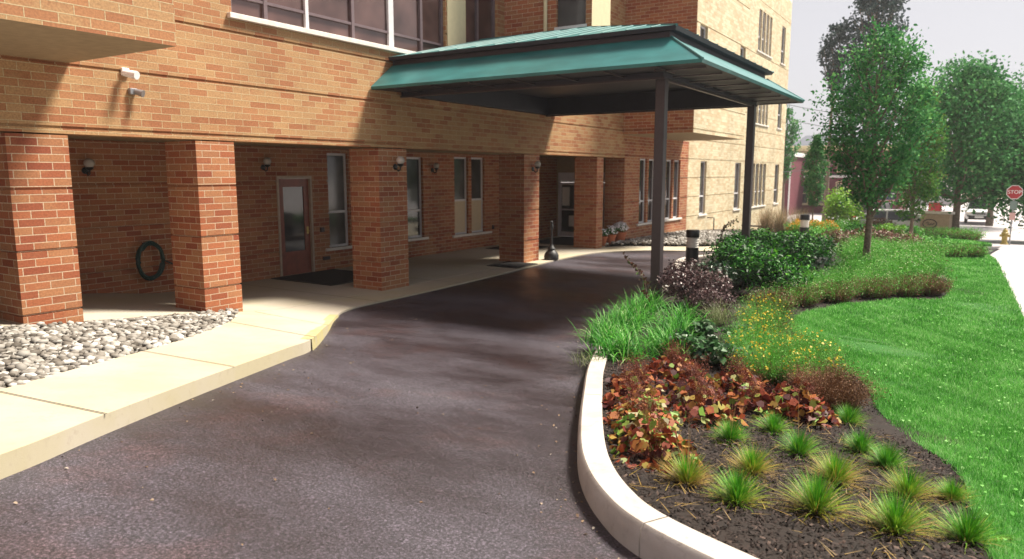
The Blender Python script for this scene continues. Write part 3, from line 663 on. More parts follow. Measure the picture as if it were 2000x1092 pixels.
for i in range(1, 12):
    y = UY0 + (UY1 - UY0) * i / 12; f = 1 - abs(y - RY) / (RY - UY0); mb.tube([(UX, y, ZU + .006), (UX + (RX - UX) * f, y, ZU + (RZ - ZU) * f + .006)], .010, 4)
for a, b in (((EX, EY0, ZE), (TX, TY0, ZT)), ((EX, EY1, ZE), (TX, TY1, ZT)), ((UX, UY0, ZU), (RX, RY, RZ)), ((UX, UY1, ZU), (RX, RY, RZ)), ((RX, RY, RZ), (X0, RY, RZ))): mb.tube([a, b], .022, 6)
cpart(mb, 'seam', M['teal'])
# lower soffit + beams
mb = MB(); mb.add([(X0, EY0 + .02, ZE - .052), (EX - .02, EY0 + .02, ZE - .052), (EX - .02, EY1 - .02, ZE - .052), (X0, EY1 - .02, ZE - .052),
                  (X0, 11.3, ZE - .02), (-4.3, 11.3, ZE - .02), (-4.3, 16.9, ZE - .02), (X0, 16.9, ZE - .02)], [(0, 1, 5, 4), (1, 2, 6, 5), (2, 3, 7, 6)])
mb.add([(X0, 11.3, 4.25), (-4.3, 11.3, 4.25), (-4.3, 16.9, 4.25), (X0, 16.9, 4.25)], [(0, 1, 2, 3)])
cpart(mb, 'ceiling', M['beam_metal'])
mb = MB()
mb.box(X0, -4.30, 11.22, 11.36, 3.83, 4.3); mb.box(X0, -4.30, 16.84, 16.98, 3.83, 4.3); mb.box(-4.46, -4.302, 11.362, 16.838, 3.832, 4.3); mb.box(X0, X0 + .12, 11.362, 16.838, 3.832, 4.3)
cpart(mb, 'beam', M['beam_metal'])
mb = MB()
for y in (11.22, 16.98): mb.box(X0, -4.28, y - .03, y + .03, 3.80, 3.829)
mb.box(-4.40, -4.34, 11.26, 16.94, 3.80, 3.829)
cpart(mb, 'beam_trim', M['dark_metal'])
for i in range(9):
    mb = MB(); y = EY0 + .4 + i * .8; mb.box(-4.28, EX - .08, y, y + .03, ZE - .075, ZE - .053); cpart(mb, 'soffit_rib', M['dark_metal'])
for i in range(7):
    mb = MB(); x = X0 + .5 + i * .85; mb.box(x, x + .03, EY0 + .06, 11.2, ZE - .075, ZE - .053); cpart(mb, 'soffit_rib', M['dark_metal'])
for y in (11.37, 16.88):
    mb = MB(); mb.box(-4.46, -4.30, y - .08, y + .08, -.05, 3.828, .008); po = cpart(mb, 'post', M['dark_metal'])
mb = MB(); mb.lathe([(.03, 4.235), (.05, 4.24), (.05, 4.249)], (-8.3, 12.6, 0), 12); cpart(mb, 'downlight', M['globe'])

# ------------------------------------------------------------------ wall lamps, camera
def wall_lamp(x, y, z, label, s=1.0):
    t = empty('wall_lamp', (x, y, z), label=label, cat='wall lamp', group='globe wall lamps of the porch')
    mb = MB(); mb.lathe([(.06, 0), (.06, .02), (.03, .03)], (0, 0, 0), 14)
    mb.v = [(p[2], p[1], p[0] - .05) for p in mb.v]
    mb.tube([(.02, 0, -.07), (.09, 0, -.13), (.14, 0, -.11), (.15, 0, -.04)], .014); mb.lathe([(.02, -.05), (.06, -.02), (.07, .0), (.055, .01)], (.15, 0, 0), 14)
    mb.build('bracket', M['black_metal'], t, True)
    mb = MB(); mb.sphere((.15, 0, .075), .085, 18, 12); mb.build('globe', M['globe'], t, True); return t
wall_lamp(XF, 11.01, 2.50, 'globe wall lamp on the front of the middle brick column')
wall_lamp(XF, 16.33, 2.48, 'globe wall lamp on the column beside the black ash post')
wall_lamp(XB, 10.45, 2.50, 'globe wall lamp left of the brown side door')
wall_lamp(XB, 16.25, 2.46, 'globe wall lamp on the back wall between the windows')
wall_lamp(XB, 6.72, 2.42, 'globe wall lamp on the dark back wall above the garden hose')
t = empty('security_camera', (XF, 5.66, 3.67), label='small white security camera fixed high on the brick beam', cat='camera')
mb = MB(); mb.box(0, .04, -.05, .05, -.05, .05, .005); mb.tube([(.03, 0, 0), (.12, 0, -.02)], .018); mb.build('mount', M['white'], t)
mb = MB(); mb.tube([(.06, -.04, -.02), (.24, .03, -.06)], [.045, .055], 12); mb.build('housing', M['white'], t, True)
t = empty('junction_box', (XF, 5.74, 3.42), label='small grey box with a spotlight below the security camera', cat='spotlight')
mb = MB(); mb.box(0, .06, -.05, .05, -.04, .04, .004); mb.build('box', M['grey'], t)
mb = MB(); mb.tube([(.05, .02, 0), (.14, .08, -.03)], [.035, .05], 12); mb.build('spotlight', M['grey'], t, True)

# ------------------------------------------------------------------ porch things
t = empty('garden_hose', (-12.93, 7.68, .72), label='dark green garden hose coiled on the back wall of the porch', cat='hose')
mb = MB(); pts = []
for i in range(200):
    a = i / 200 * 2 * math.pi * 7; r = .24 + .02 * math.sin(i * .37); pts.append((.05 + .10 * ((i * .031) % 1), math.cos(a) * r, math.sin(a) * (r + .09) + .02 * math.sin(i * .11)))
mb.tube(pts, .017, 6); mb.build('coil', M['hose'], t, True)
mb = MB(); mb.tube([(.06, .25, .0), (.12, .45, -.12), (.08, .62, -.05), (.05, .75, .08), (.04, .78, .1)], .014, 6); mb.build('free_end', M['hose'], t, True)
mb = MB(); mb.box(-.06, .12, -.05, .05, .28, .33); mb.build('hook', M['black_metal'], t)
t = empty('ash_receptacle', (-9.52, 16.95, ztf(17) + .03), label='black bell-based ash receptacle post beside the brick column', cat='ash bin')
mb = MB(); mb.lathe([(.19, 0), (.20, .03), (.195, .12), (.15, .20), (.10, .25), (.085, .27), (.11, .285), (.10, .31), (.07, .34), (.045, .40)], (0, 0, 0), 24); mb.build('base', M['plastic_dark'], t, True)
mb = MB(); mb.lathe([(.034, .38), (.03, .60), (.028, .82)], (0, 0, 0), 14); mb.build('stem', M['plastic_dark'], t, True)
mb = MB(); mb.lathe([(.03, .80), (.05, .82), (.055, .86), (.05, .93), (.03, .97), (.045, .985), (.04, 1.02), (.01, 1.04)], (0, 0, 0), 16); mb.build('cap', M['plastic_dark'], t, True)
def mat_(x0, x1, y0, y1, label, z=.04, rz=0):
    t = empty('doormat', ((x0 + x1) / 2, (y0 + y1) / 2, ztf((y0 + y1) / 2) + z), rz, label=label, cat='doormat', group='black doormats')
    a, b = (x1 - x0) / 2, (y1 - y0) / 2
    mb = MB(); mb.box(-a, a, -b, b, -.012, .006, .003); mb.build('border', M['plastic_dark'], t)
    mb = MB(); mb.box(-a + .04, a - .04, -b + .04, b - .04, .0062, .012, .001); mb.build('pile', M['black_rubber'], t)
mat_(-12.92, -11.05, 10.45, 12.3, 'large black doormat in front of the brown side door')
mat_(-10.2, -9.3, 14.85, 15.85, 'small black doormat before the column with the ash post')
mat_(-12.6, -11.2, 18.3, 19.8, 'black mat by the back wall past the twin windows')
mat_(-12.6, -10.8, 20.6, 23.3, 'long black mat leading to the glazed entrance doors')
# flower pots
L_POT = leafmat('potted foliage', [(.02, .09, .02), (.05, .2, .04), (.12, .3, .1)]); L_PW = leafmat('white petals', [(.7, .68, .7), (.85, .82, .85)], trans=.2)
for i, (x, y, s, wf, lab) in enumerate([(-9.92, 20.98, .85, .08, 'small terracotta pot of green leaves tight against the column'), (-9.82, 21.38, .95, .25, 'middle terracotta pot with green leaves and a few white flowers'), (-9.72, 21.9, 1.1, .75, 'largest terracotta pot overflowing with white flowers')]):
    t = empty('flower_pot', (x, y, ztf(y) + .05), label=lab, cat='flower pot', group='terracotta pots by the wall')
    mb = MB(); mb.lathe([(.11 * s, 0), (.165 * s, .27 * s), (.185 * s, .275 * s), (.19 * s, .34 * s), (.17 * s, .34 * s), (.165 * s, .29 * s)], (0, 0, 0), 24); mb.build('pot', M['terracotta'], t, True)
    mb = MB(); mb.lathe([(.163 * s, .285 * s), (.162 * s, .30 * s), (.05 * s, .31 * s)], (0, 0, 0), 20); mb.build('soil', M['soil'], t)
    n = 260; d = randdir(n, .8); d[:, 2] = np.abs(d[:, 2]); P = d * rng.uniform(.08, .22, (n, 1)) * s + np.array([0, 0, .38 * s]); V, F, r = leaves(P, randdir(n, .5), rng.uniform(.04, .07, n), rng.uniform(0, 1, n)); npmesh('foliage', V, F, r, L_POT, t)
    n = int(260 * wf) + 6; d = randdir(n, .9); d[:, 2] = np.abs(d[:, 2]); P = d * rng.uniform(.19, .26, (n, 1)) * s + np.array([0, 0, .40 * s]); V, F, r = leaves(P, d, rng.uniform(.05, .07, n), rng.uniform(0, 1, n), .9, 'lobed'); npmesh('flowers', V, F, r, L_PW, t)

# bollard lights
def bollard(x, y, label):
    t = empty('bollard_light', (x, y, ztf(y)), label=label, cat='bollard light', group='bollard lights in the planting')
    mb = MB(); mb.lathe([(.155, 0), (.155, .52)], (0, 0, 0), 28); mb.build('post', M['black_metal'], t, True)
    mb = MB()
    pr = [(.13, .52)]
    for i in range(4): z = .53 + i * .06; pr += [(.15, z), (.125, z + .045), (.15, z + .052)]
    mb.lathe(pr + [(.13, .78)], (0, 0, 0), 28); mb.build('louvre_lens', M['lens'], t, True)
    mb = MB(); mb.lathe([(.158, .775), (.162, .79), (.162, .93), (.15, .955), (.02, .965)], (0, 0, 0), 28); mb.build('cap', M['black_metal'], t, True)
bollard(-5.78, 17.35, 'black bollard light with white louvres between the two canopy posts')
bollard(-4.96, 26.8, 'black bollard light in front of the orange flowers')
# ------------------------------------------------------------------ planting
def bz(x, y): return bedz(x, y)
# bark chips over the bed
n1 = scatter(BED, 120000, LAWN); wgt = rng.uniform(0, 1, len(n1)) < np.clip(7.5 / np.maximum(n1[:, 1], 3), 0, 1) ** 2.4; P = n1[wgt]; n = len(P)
zc = np.array([bedz(a, b) for a, b in P]); L_ = rng.uniform(.010, .042, n); a = rng.uniform(0, 6.28, n); W_ = rng.uniform(.005, .014, n); tl = rng.normal(0, .45, n)
dx = np.stack([np.cos(a) * np.cos(tl), np.sin(a) * np.cos(tl), np.sin(tl)], 1) * L_[:, None] / 2; dy = np.stack([-np.sin(a), np.cos(a), rng.normal(0, .4, n)], 1) * W_[:, None] / 2
c = np.stack([P[:, 0], P[:, 1], zc + rng.uniform(.004, .022, n)], 1); up = np.array([0, 0, .006])
V = np.stack([c - dx - dy, c + dx - dy, c + dx + dy, c - dx + dy, c + up], 1).reshape(-1, 3); o = (np.arange(n) * 5)[:, None, None]
F = (o + np.array([[0, 1, 4], [1, 2, 4], [2, 3, 4], [3, 0, 4]])[None]).reshape(-1, 3)
npmesh('bark_chips', V, F, np.repeat(np.clip(rng.beta(1.6, 2.6, n), 0, 1), 5), L_CHIP, label='dark shredded bark mulch covering the island bed', cat='mulch', kind='stuff')

# lawn
def lawn(name, poly, dens, zf, label):
    parts = []
    for y0, y1, d, wd, h in dens:
        pp = [(min(max(p[0], -50), 50), p[1]) for p in poly]; lo = min(p[0] for p in pp); hi = max(p[0] for p in pp)
        n = int(d * (hi - lo) * (y1 - y0)); Q = np.stack([rng.uniform(lo, hi, n), rng.uniform(y0, y1, n)], 1); Q = Q[inpoly(Q, poly)]
        Q = Q + rng.normal(0, .022, Q.shape); n = len(Q)
        if not n: continue
        z = np.array([zf(a, b) for a, b in Q]); B = np.column_stack([Q, z])
        patch = .5 + .22 * np.sin(Q[:, 0] * 5.1 + 2 * np.sin(Q[:, 1] * 2.3)) * np.sin(Q[:, 1] * 3.3 + Q[:, 0]) + .12 * np.sin(Q[:, 0] * 17 + Q[:, 1] * 13)
        r = np.clip(patch * .75 + rng.normal(.05, .24, n), 0, 1); r = np.where(rng.uniform(0, 1, n) < .05, rng.uniform(.8, 1, n), r)
        parts.append(blades(B, rng.uniform(0, 6.28, n), np.abs(rng.normal(.3, .3, n)), h * rng.uniform(.6, 1.3, n), wd * rng.uniform(.55, 1.1, n), rng.uniform(.2, 1.3, n), r, 2))
        m = int(n * .004); i = rng.integers(0, n, m)      # clover leaves
        parts.append(leaves(B[i] + [0, 0, h * .8], randdir(m, 2.5), rng.uniform(.014, .026, m) * (1 + wd * 40), rng.uniform(.55, .9, m), .9, 'leaf'))
    V, F, r = merge(parts); return npmesh(name, V, F, r, L_LAWN, label=label, cat='lawn', kind='stuff')
zl = lambda x, y: bedz(x, y) + .015
lawn('lawn_grass', LAWN, [(2.8, 5.5, 13000, .004, .045), (5.5, 8.5, 11000, .0048, .048), (8.5, 12, 6500, .007, .05), (12, 18, 3200, .010, .055), (18, 27, 1200, .018, .06)], zl, 'bright green lawn sweeping round the planting bed')
lawn('lawn_grass', LAWN2, [(29.8, 34, 420, .03, .07), (34, 42, 200, .04, .08)], lambda x, y: ztf(y) + .05, 'small far lawn in front of the stone sign')

G_TUFT = leafmat('tuft blades', [(.03, .17, .012), (.09, .32, .018), (.24, .34, .03), (.38, .24, .045), (.36, .25, .11)], trans=.3)
def tuft(x, y, s, gold, label, stalks=0, n=800):
    ln_ = .235 * s
    az = rng.uniform(0, 6.28, n); lean = np.abs(rng.normal(0, .80, n)).clip(0, 1.5); B = np.column_stack([np.cos(az) * lean * .035 * s, np.sin(az) * lean * .035 * s, np.zeros(n)])
    r = np.clip(lean * (.22 + .5 * gold) + rng.normal(.06 + gold * .22, .13, n), 0, 1); r = np.where((rng.uniform(0, 1, n) < .16) & (lean > .8), .95, r)
    parts = [blades(B, az, lean, ln_ * rng.uniform(.5, 1.05, n), rng.uniform(.0032, .0056, n), rng.uniform(.15, 1.1, n), r, 3)]
    if stalks:
        az = rng.uniform(0, 6.28, stalks); parts.append(blades(np.zeros((stalks, 3)), az, rng.uniform(.05, .55, stalks), rng.uniform(.38, .56, stalks), np.full(stalks, .0035), rng.uniform(.0, .25, stalks), np.full(stalks, .97), 4))
    V, F, r = merge(parts); o = npmesh('grass_tuft', V, F, r, G_TUFT, label=label, cat='grass tuft', group='grass tufts in the mulch'); o.location = (x, y, bz(x, y) - .01); return o
for x, y, s, g, lab, st in [
    (-1.35, 4.11, 1.0, .75, 'golden grass tuft with tall dry seed stalks near the kerb', 14),
    (-1.01, 3.97, 1.0, .28, 'green tuft with pale outer blades, lowest in the bed near the kerb corner', 0),
    (-1.07, 4.54, .95, .7, 'golden grass tuft right of the one with tall stalks', 0),
    (-.61, 4.10, 1.15, .42, 'large yellow-green tuft at the front centre of the mulch', 0),
    (-1.40, 5.23, .85, .1, 'fresh green tuft just in front of the rust leaves, left of its green twin', 5),
    (-1.21, 5.77, .85, .1, 'fresh green tuft in front of the rust-leaved clump at the back of the tufts', 0),
    (-.92, 5.25, .95, .12, 'bright green tuft with long loose blades in the middle of the tufts', 4),
    (-.61, 4.76, 1.05, .6, 'golden green tuft with dry skirt behind the large front tuft', 0),
    (-.57, 5.65, .85, .1, 'small green tuft near the lawn edge, behind another green one', 0),
    (-.37, 5.38, .9, .1, 'dark green tuft beside the lawn edge halfway down the mulch', 0),
    (-.21, 4.82, 1.0, .5, 'yellow-green tuft with dry fringe close to the lower lawn edge', 0),
    (-.22, 4.08, 1.1, .4, 'green and gold tuft at the lower right of the mulch', 0),
    (-.76, 6.48, .9, .08, 'flat green tuft beside the brown dry shrub', 0),
    (.10, 4.22, 1.0, .15, 'green tuft pressed against the lawn in the lower right corner', 0),
    (.02, 4.95, .7, .35, 'small faded tuft between lawn and mulch', 0)]:
    tuft(x, y, s, g, lab, st)

G_HEU = leafmat('coral bell leaves', [(.05, .010, .012), (.14, .025, .016), (.27, .055, .02), (.32, .14, .035), (.24, .28, .06), (.12, .30, .04), (.38, .34, .22)], rough=.55, trans=.2, spec=.25)
G_FLUFF = leafmat('rust flower haze', [(.09, .02, .016), (.18, .055, .035), (.28, .11, .06)], .8, .2)
def heuchera(x, y, r, shift, label, fluff=.5, n=175):
    t = empty('coral_bells', (x, y, bz(x, y) - .01), label=label, cat='leafy plant', group='rust-leaved coral bells')
    rad = np.sqrt(rng.uniform(0, 1, n)) * r; a = rng.uniform(0, 6.28, n); h = .03 + .18 * (1 - (rad / r) ** 2) * rng.uniform(.5, 1.1, n)
    P = np.column_stack([np.cos(a) * rad, np.sin(a) * rad, h]); nr = np.column_stack([np.cos(a) * .5 * rad / r, np.sin(a) * .5 * rad / r, np.full(n, .7)]) + rng.normal(0, .5, (n, 3)); nr /= np.linalg.norm(nr, axis=1, keepdims=True)
    V, F, q = leaves(P, nr, rng.uniform(.045, .09, n), np.clip(rng.normal(shift, .26, n), 0, 1), .9, 'lobed'); lf = npmesh('foliage', V, F, q, G_HEU, t)
    B = np.column_stack([P[:, 0] * .1, P[:, 1] * .1, np.zeros(n)])
    V, F, q = blades(B, a, np.arctan2(rad, h), np.hypot(rad, h) * .95, np.full(n, .005), np.zeros(n), rng.uniform(0, .4, n), 2); npmesh('leaf_stalks', V, F, q, G_HEU, t)
    if fluff:
        m = int(34 * fluff) + 3; az = rng.uniform(0, 6.28, m); le = rng.uniform(0, .6, m); ln = rng.uniform(.18, .34, m); s1 = blades(np.zeros((m, 3)), az, le, ln, np.full(m, .004), np.zeros(m), np.full(m, .2), 2)
        tip = np.column_stack([np.sin(le) * np.cos(az), np.sin(le) * np.sin(az), np.cos(le)]) * ln[:, None]; k = 45; C = np.repeat(tip, k, 0) + rng.normal(0, 1, (m * k, 3)) * [.022, .022, .05]
        s2 = leaves(C, randdir(m * k, 0), rng.uniform(.006, .014, m * k), rng.uniform(0, 1, m * k), .7, 'diamond'); V, F, q = merge([s1, s2]); npmesh('flower_haze', V, F, q, G_FLUFF, t)
for x, y, r, s, f, lab in [
    (-2.62, 6.35, .24, .30, .9, 'rust coral bells at the kerb, farthest along the kerb by the strap-leaved grass'),
    (-2.38, 5.72, .24, .38, .7, 'rust and orange coral bells against the kerb below the farthest one'),
    (-2.10, 5.25, .24, .50, .4, 'coral bells with yellow-green leaves beside the kerb'),
    (-1.92, 4.82, .22, .55, .2, 'coral bells with lime and red leaves halfway down the kerb'),
    (-1.70, 4.45, .24, .42, .1, 'coral bells with red and green leaves nearest the camera by the kerb'),
    (-2.20, 6.75, .26, .26, .9, 'rust coral bells behind the kerb row with feathery flower stems'),
    (-1.95, 6.15, .24, .34, .6, 'rust coral bells in the middle of the patch'),
    (-1.72, 5.70, .24, .36, .4, 'coral bells with cream flecked leaves above the golden tuft'),
    (-1.50, 6.35, .24, .28, .5, 'dark red coral bells below the yellow flowers'),
    (-1.22, 6.75, .24, .22, .3, 'deep red coral bells next to the dry brown shrub'),
    (-2.60, 7.35, .25, .25, 1, 'russet coral bells touching the strap-leaved grass'),
    (-1.85, 7.05, .24, .3, .8, 'russet coral bells in front of the silver-leaved plants'),
    (-1.05, 6.30, .18, .24, .1, 'small red coral bells behind the green tufts')]:
    heuchera(x, y, r * 1.22, s, lab, f * 1.3)

G_LIR = leafmat('strap leaves', [(.008, .06, .008), (.03, .20, .018), (.12, .42, .05), (.45, .60, .30)], .5, .35, .25)
def clump(name, x, y, ln, n, wd, mat, label, cat, group=None, spread=.08, lean=.55, curve=(.5, 1.6), segs=5):
    az = rng.uniform(0, 6.28, n); le = np.abs(rng.normal(0, lean, n)).clip(0, 1.2); B = np.column_stack([rng.normal(0, spread, n), rng.normal(0, spread, n), np.zeros(n)])
    V, F, r = blades(B, az, le, ln * rng.uniform(.55, 1.1, n), wd * rng.uniform(.7, 1.2, n), rng.uniform(*curve, n), np.clip(rng.normal(.45, .24, n), 0, 1), segs)
    o = npmesh(name, V, F, r, mat, label=label, cat=cat, group=group); o.location = (x, y, bz(x, y) - .01); return o
for x, y, lab in [(-4.35, 10.9, 'strap-leaved grass clump beyond the near canopy post, by the drive'), (-3.4, 7.75, 'strap-leaved grass clump spilling over the kerb, nearest the camera'), (-3.85, 8.35, 'strap-leaved grass clump over the kerb behind the nearest one'), (-3.0, 8.25, 'strap-leaved grass clump beside the silver-leaved plants'), (-4.05, 9.25, 'strap-leaved grass clump left of the canopy post foot'), (-3.25, 9.1, 'strap-leaved grass clump in the middle of the green patch'), (-4.2, 10.1, 'strap-leaved grass clump hiding the foot of the near canopy post'), (-3.45, 10.0, 'strap-leaved grass clump in front of the purple shrub')]:
    clump('strap_grass', x, y, .50, 340, .017, G_LIR, lab, 'grass clump', 'bright green strap-leaved clumps', .12, .75, (.6, 1.9))
G_SEDGE = leafmat('pale sedge', [(.06, .09, .03), (.20, .24, .10), (.42, .42, .25)], .6, .3)
clump('sedge', -3.05, 10.5, .5, 220, .008, G_SEDGE, 'pale arching sedge at the foot of the purple shrub', 'grass clump')
clump('sedge', -3.6, 7.2, .25, 60, .006, G_SEDGE, 'thin pale grass wisp by the kerb near the strap-leaved clumps', 'grass clump')

def mass(t, name, mat, rx, ry, h, n, size, shift=.5, var=.22, kind='leaf', asp=.5, up=.5, z0=.0, lumps=7, shell=.5, light_top=.0, bare=.0):
    """leaf cloud filling a lumpy mound"""
    C = []; 
    for i in range(lumps):
        a = rng.uniform(0, 6.28); q = rng.uniform(.15, .62); C.append((math.cos(a) * rx * q, math.sin(a) * ry * q, h * rng.uniform(.38, .72), rng.uniform(.38, .58)))
    C = np.array(C); k = rng.integers(0, lumps, n); d = randdir(n, .25); rad = rng.uniform(0, 1, n) ** (1 / (1 + 3 * shell)); s = C[k, 3]
    P = C[k, :3] + d * rad[:, None] * np.column_stack([s * rx, s * ry, s * h * .85]); P[:, 2] = np.maximum(P[:, 2], rng.uniform(bare * h, bare * h + .12, n) + .01) + z0
    nr = d * .6 + randdir(n, up) * .8; nr /= np.linalg.norm(nr, axis=1, keepdims=True); lump = rng.normal(0, .08, lumps)
    V, F, r = leaves(P, nr, size * rng.uniform(.6, 1.25, n), np.clip(rng.normal(shift, var, n) + lump[k], 0, 1), asp, kind); return npmesh(name, V, F, r, mat, t)
def twigs(t, rx, ry, h, n, mat=None, rad=.006):
    mb = MB()
    for i in range(n):
        a = rng.uniform(0, 6.28); q = rng.uniform(.2, .85); e = (math.cos(a) * rx * q, math.sin(a) * ry * q, h * rng.uniform(.5, .9)); m_ = (e[0] * .35 + rng.normal(0, .03), e[1] * .35 + rng.normal(0, .03), e[2] * .45)
        mb.tube([(rng.normal(0, .03), rng.normal(0, .03), 0), m_, e], [rad, rad * .7, rad * .3], 5)
    return mb.build('stems', mat or M['bark'], t)
def shrub(name, x, y, rx, ry, h, n, size, mat, label, cat='shrub', group=None, zb=None, tw=14, **k):
    t = empty(name, (x, y, (bz(x, y) if zb is None else zb) - .01), label=label, cat=cat, group=group)
    mass(t, 'foliage', mat, rx, ry, h, n, size, **k)
    if tw: twigs(t, rx, ry, h, tw)
    return t
G_LAUREL = leafmat('laurel leaves', [(.005, .022, .008), (.012, .075, .012), (.04, .22, .02), (.14, .42, .035)], .5, .2, .25)
G_PURP = leafmat('purple brown leaves', [(.020, .010, .014), (.055, .028, .032), (.12, .07, .07), (.30, .22, .22)], .4, .15)
G_SILV = leafmat('silvery broad leaves', [(.008, .035, .014), (.02, .08, .02), (.05, .12, .045), (.17, .22, .15), (.02, .12, .015)], .4, .2)
shrub('purple_shrub', -3.85, 11.6, .75, .6, .72, 3000, .05, G_PURP, 'purple-brown leafy shrub behind the strap-leaved grass', shift=.45, lumps=9)
shrub('purple_shrub', -3.30, 11.0, .45, .4, .45, 1300, .045, G_PURP, 'low purple-brown shrub between sedge and laurel', shift=.5)
shrub('purple_shrub', -4.55, 12.9, .55, .6, .62, 1800, .05, G_PURP, 'purple-brown shrub overhanging the drive edge behind the near canopy post', shift=.5)
shrub('purple_shrub', -4.95, 13.9, .35, .5, .28, 1500, .05, G_PURP, 'purple-brown shrub overhanging the drive edge before the near bollard light', shift=.5)
shrub('white_fleck_shrub', -3.75, 12.9, .6, .5, .62, 1500, .075, leafmat('flecked leaves', [(.012, .04, .02), (.03, .08, .035), (.06, .12, .06), (.55, .52, .55)], .35, .1), 'dark shrub with pale shining leaves between purple shrub and laurel', shift=.35, var=.3)
LG = 'glossy green laurel shrubs'
for x, y, rx, ry, h, lab in [(-2.95, 13.3, .85, .75, .86, 'glossy laurel nearest the camera with bare dark stems showing'), (-3.75, 14.4, .8, .8, .88, 'glossy laurel left of and behind the nearest one'), (-4.05, 15.9, .75, .8, .85, 'glossy laurel nearest the near bollard light'), (-3.3, 15.8, .8, .8, .85, 'glossy laurel in the middle of the hedge'), (-4.3, 17.6, .9, .8, .85, 'glossy laurel in front of the far canopy post'), (-4.9, 19.6, .9, .8, .7, 'glossy laurel beyond the far canopy post'), (-3.9, 20.6, .9, .8, .62, 'low glossy laurel before the orange flowers'), (-3.3, 18.6, .8, .7, .6, 'low glossy laurel left of the slender tree trunk')]:
    shrub('laurel_shrub', x, y, rx, ry, h, 3600, .095, G_LAUREL, lab, group=LG, shift=.42, var=.3, lumps=15, asp=.34, up=.7, bare=.28, tw=34)
# trailing reddish sprig and a tall sprig
G_SPRIG = leafmat('sprig leaves', [(.05, .04, .02), (.14, .05, .04), (.10, .16, .05)], .5, .2)
def sprig(x, y, pts, label, z=None):
    t = empty('leafy_sprig', (x, y, bz(x, y)), label=label, cat='sprig'); mb = MB(); mb.tube(pts, [.008] * (len(pts) - 1) + [.003], 5); mb.build('stem', M['bark'], t)
    c_ = np.array(catmull(pts, 8)); k = 3; P = np.repeat(c_, k, 0) + rng.normal(0, .02, (len(c_) * k, 3)); V, F, r = leaves(P, randdir(len(P), .5), rng.uniform(.04, .075, len(P)), rng.uniform(0, 1, len(P)), .65); npmesh('foliage', V, F, r, G_SPRIG, t)
sprig(-4.1, 10.3, [(0, 0, .3), (-.1, .1, .55), (-.28, .2, .72), (-.5, .3, .85)], 'reddish leafy sprig leaning out left of the near canopy post')
sprig(-4.8, 16.0, [(0, 0, .5), (.12, .0, .85), (.2, .05, 1.05), (.42, .1, 1.2)], 'green leafy sprig rising above the laurels between bollard and far post')
for x, y, lab in [(-2.75, 9.1, 'silvery broad-leaved plant beside the strap-leaved grass'), (-2.35, 9.15, 'silvery broad-leaved plant next to the yellow flowers'), (-2.45, 8.15, 'dark broad-leaved plant behind the rust leaves'), (-2.15, 8.0, 'broad-leaved plant with large silver leaves in front of the yellow flowers'), (-2.8, 8.35, 'small broad-leaved plant against the strap-leaved grass')]:
    shrub('broadleaf_plant', x, y, .30, .28, .30, 230, .085, G_SILV, lab, 'leafy plant', 'silvery broad-leaved plants', shift=.45, var=.3, lumps=5, asp=.75, up=1.3, tw=0)
G_HOSTA = leafmat('variegated hosta', [(.02, .10, .03), (.05, .20, .05), (.5, .5, .45), (.75, .72, .68)], .4, .2)
for x, y, lab in [(-2.9, 16.6, 'white-edged hosta between laurel and tree'), (-2.55, 17.0, 'white-edged hosta close to the tree trunk'), (-3.0, 17.5, 'white-edged hosta behind the front pair')]:
    shrub('hosta', x, y, .4, .35, .35, 220, .15, G_HOSTA, lab, 'leafy plant', 'white-edged hostas', shift=.45, var=.35, asp=.5, up=1.2, tw=0)

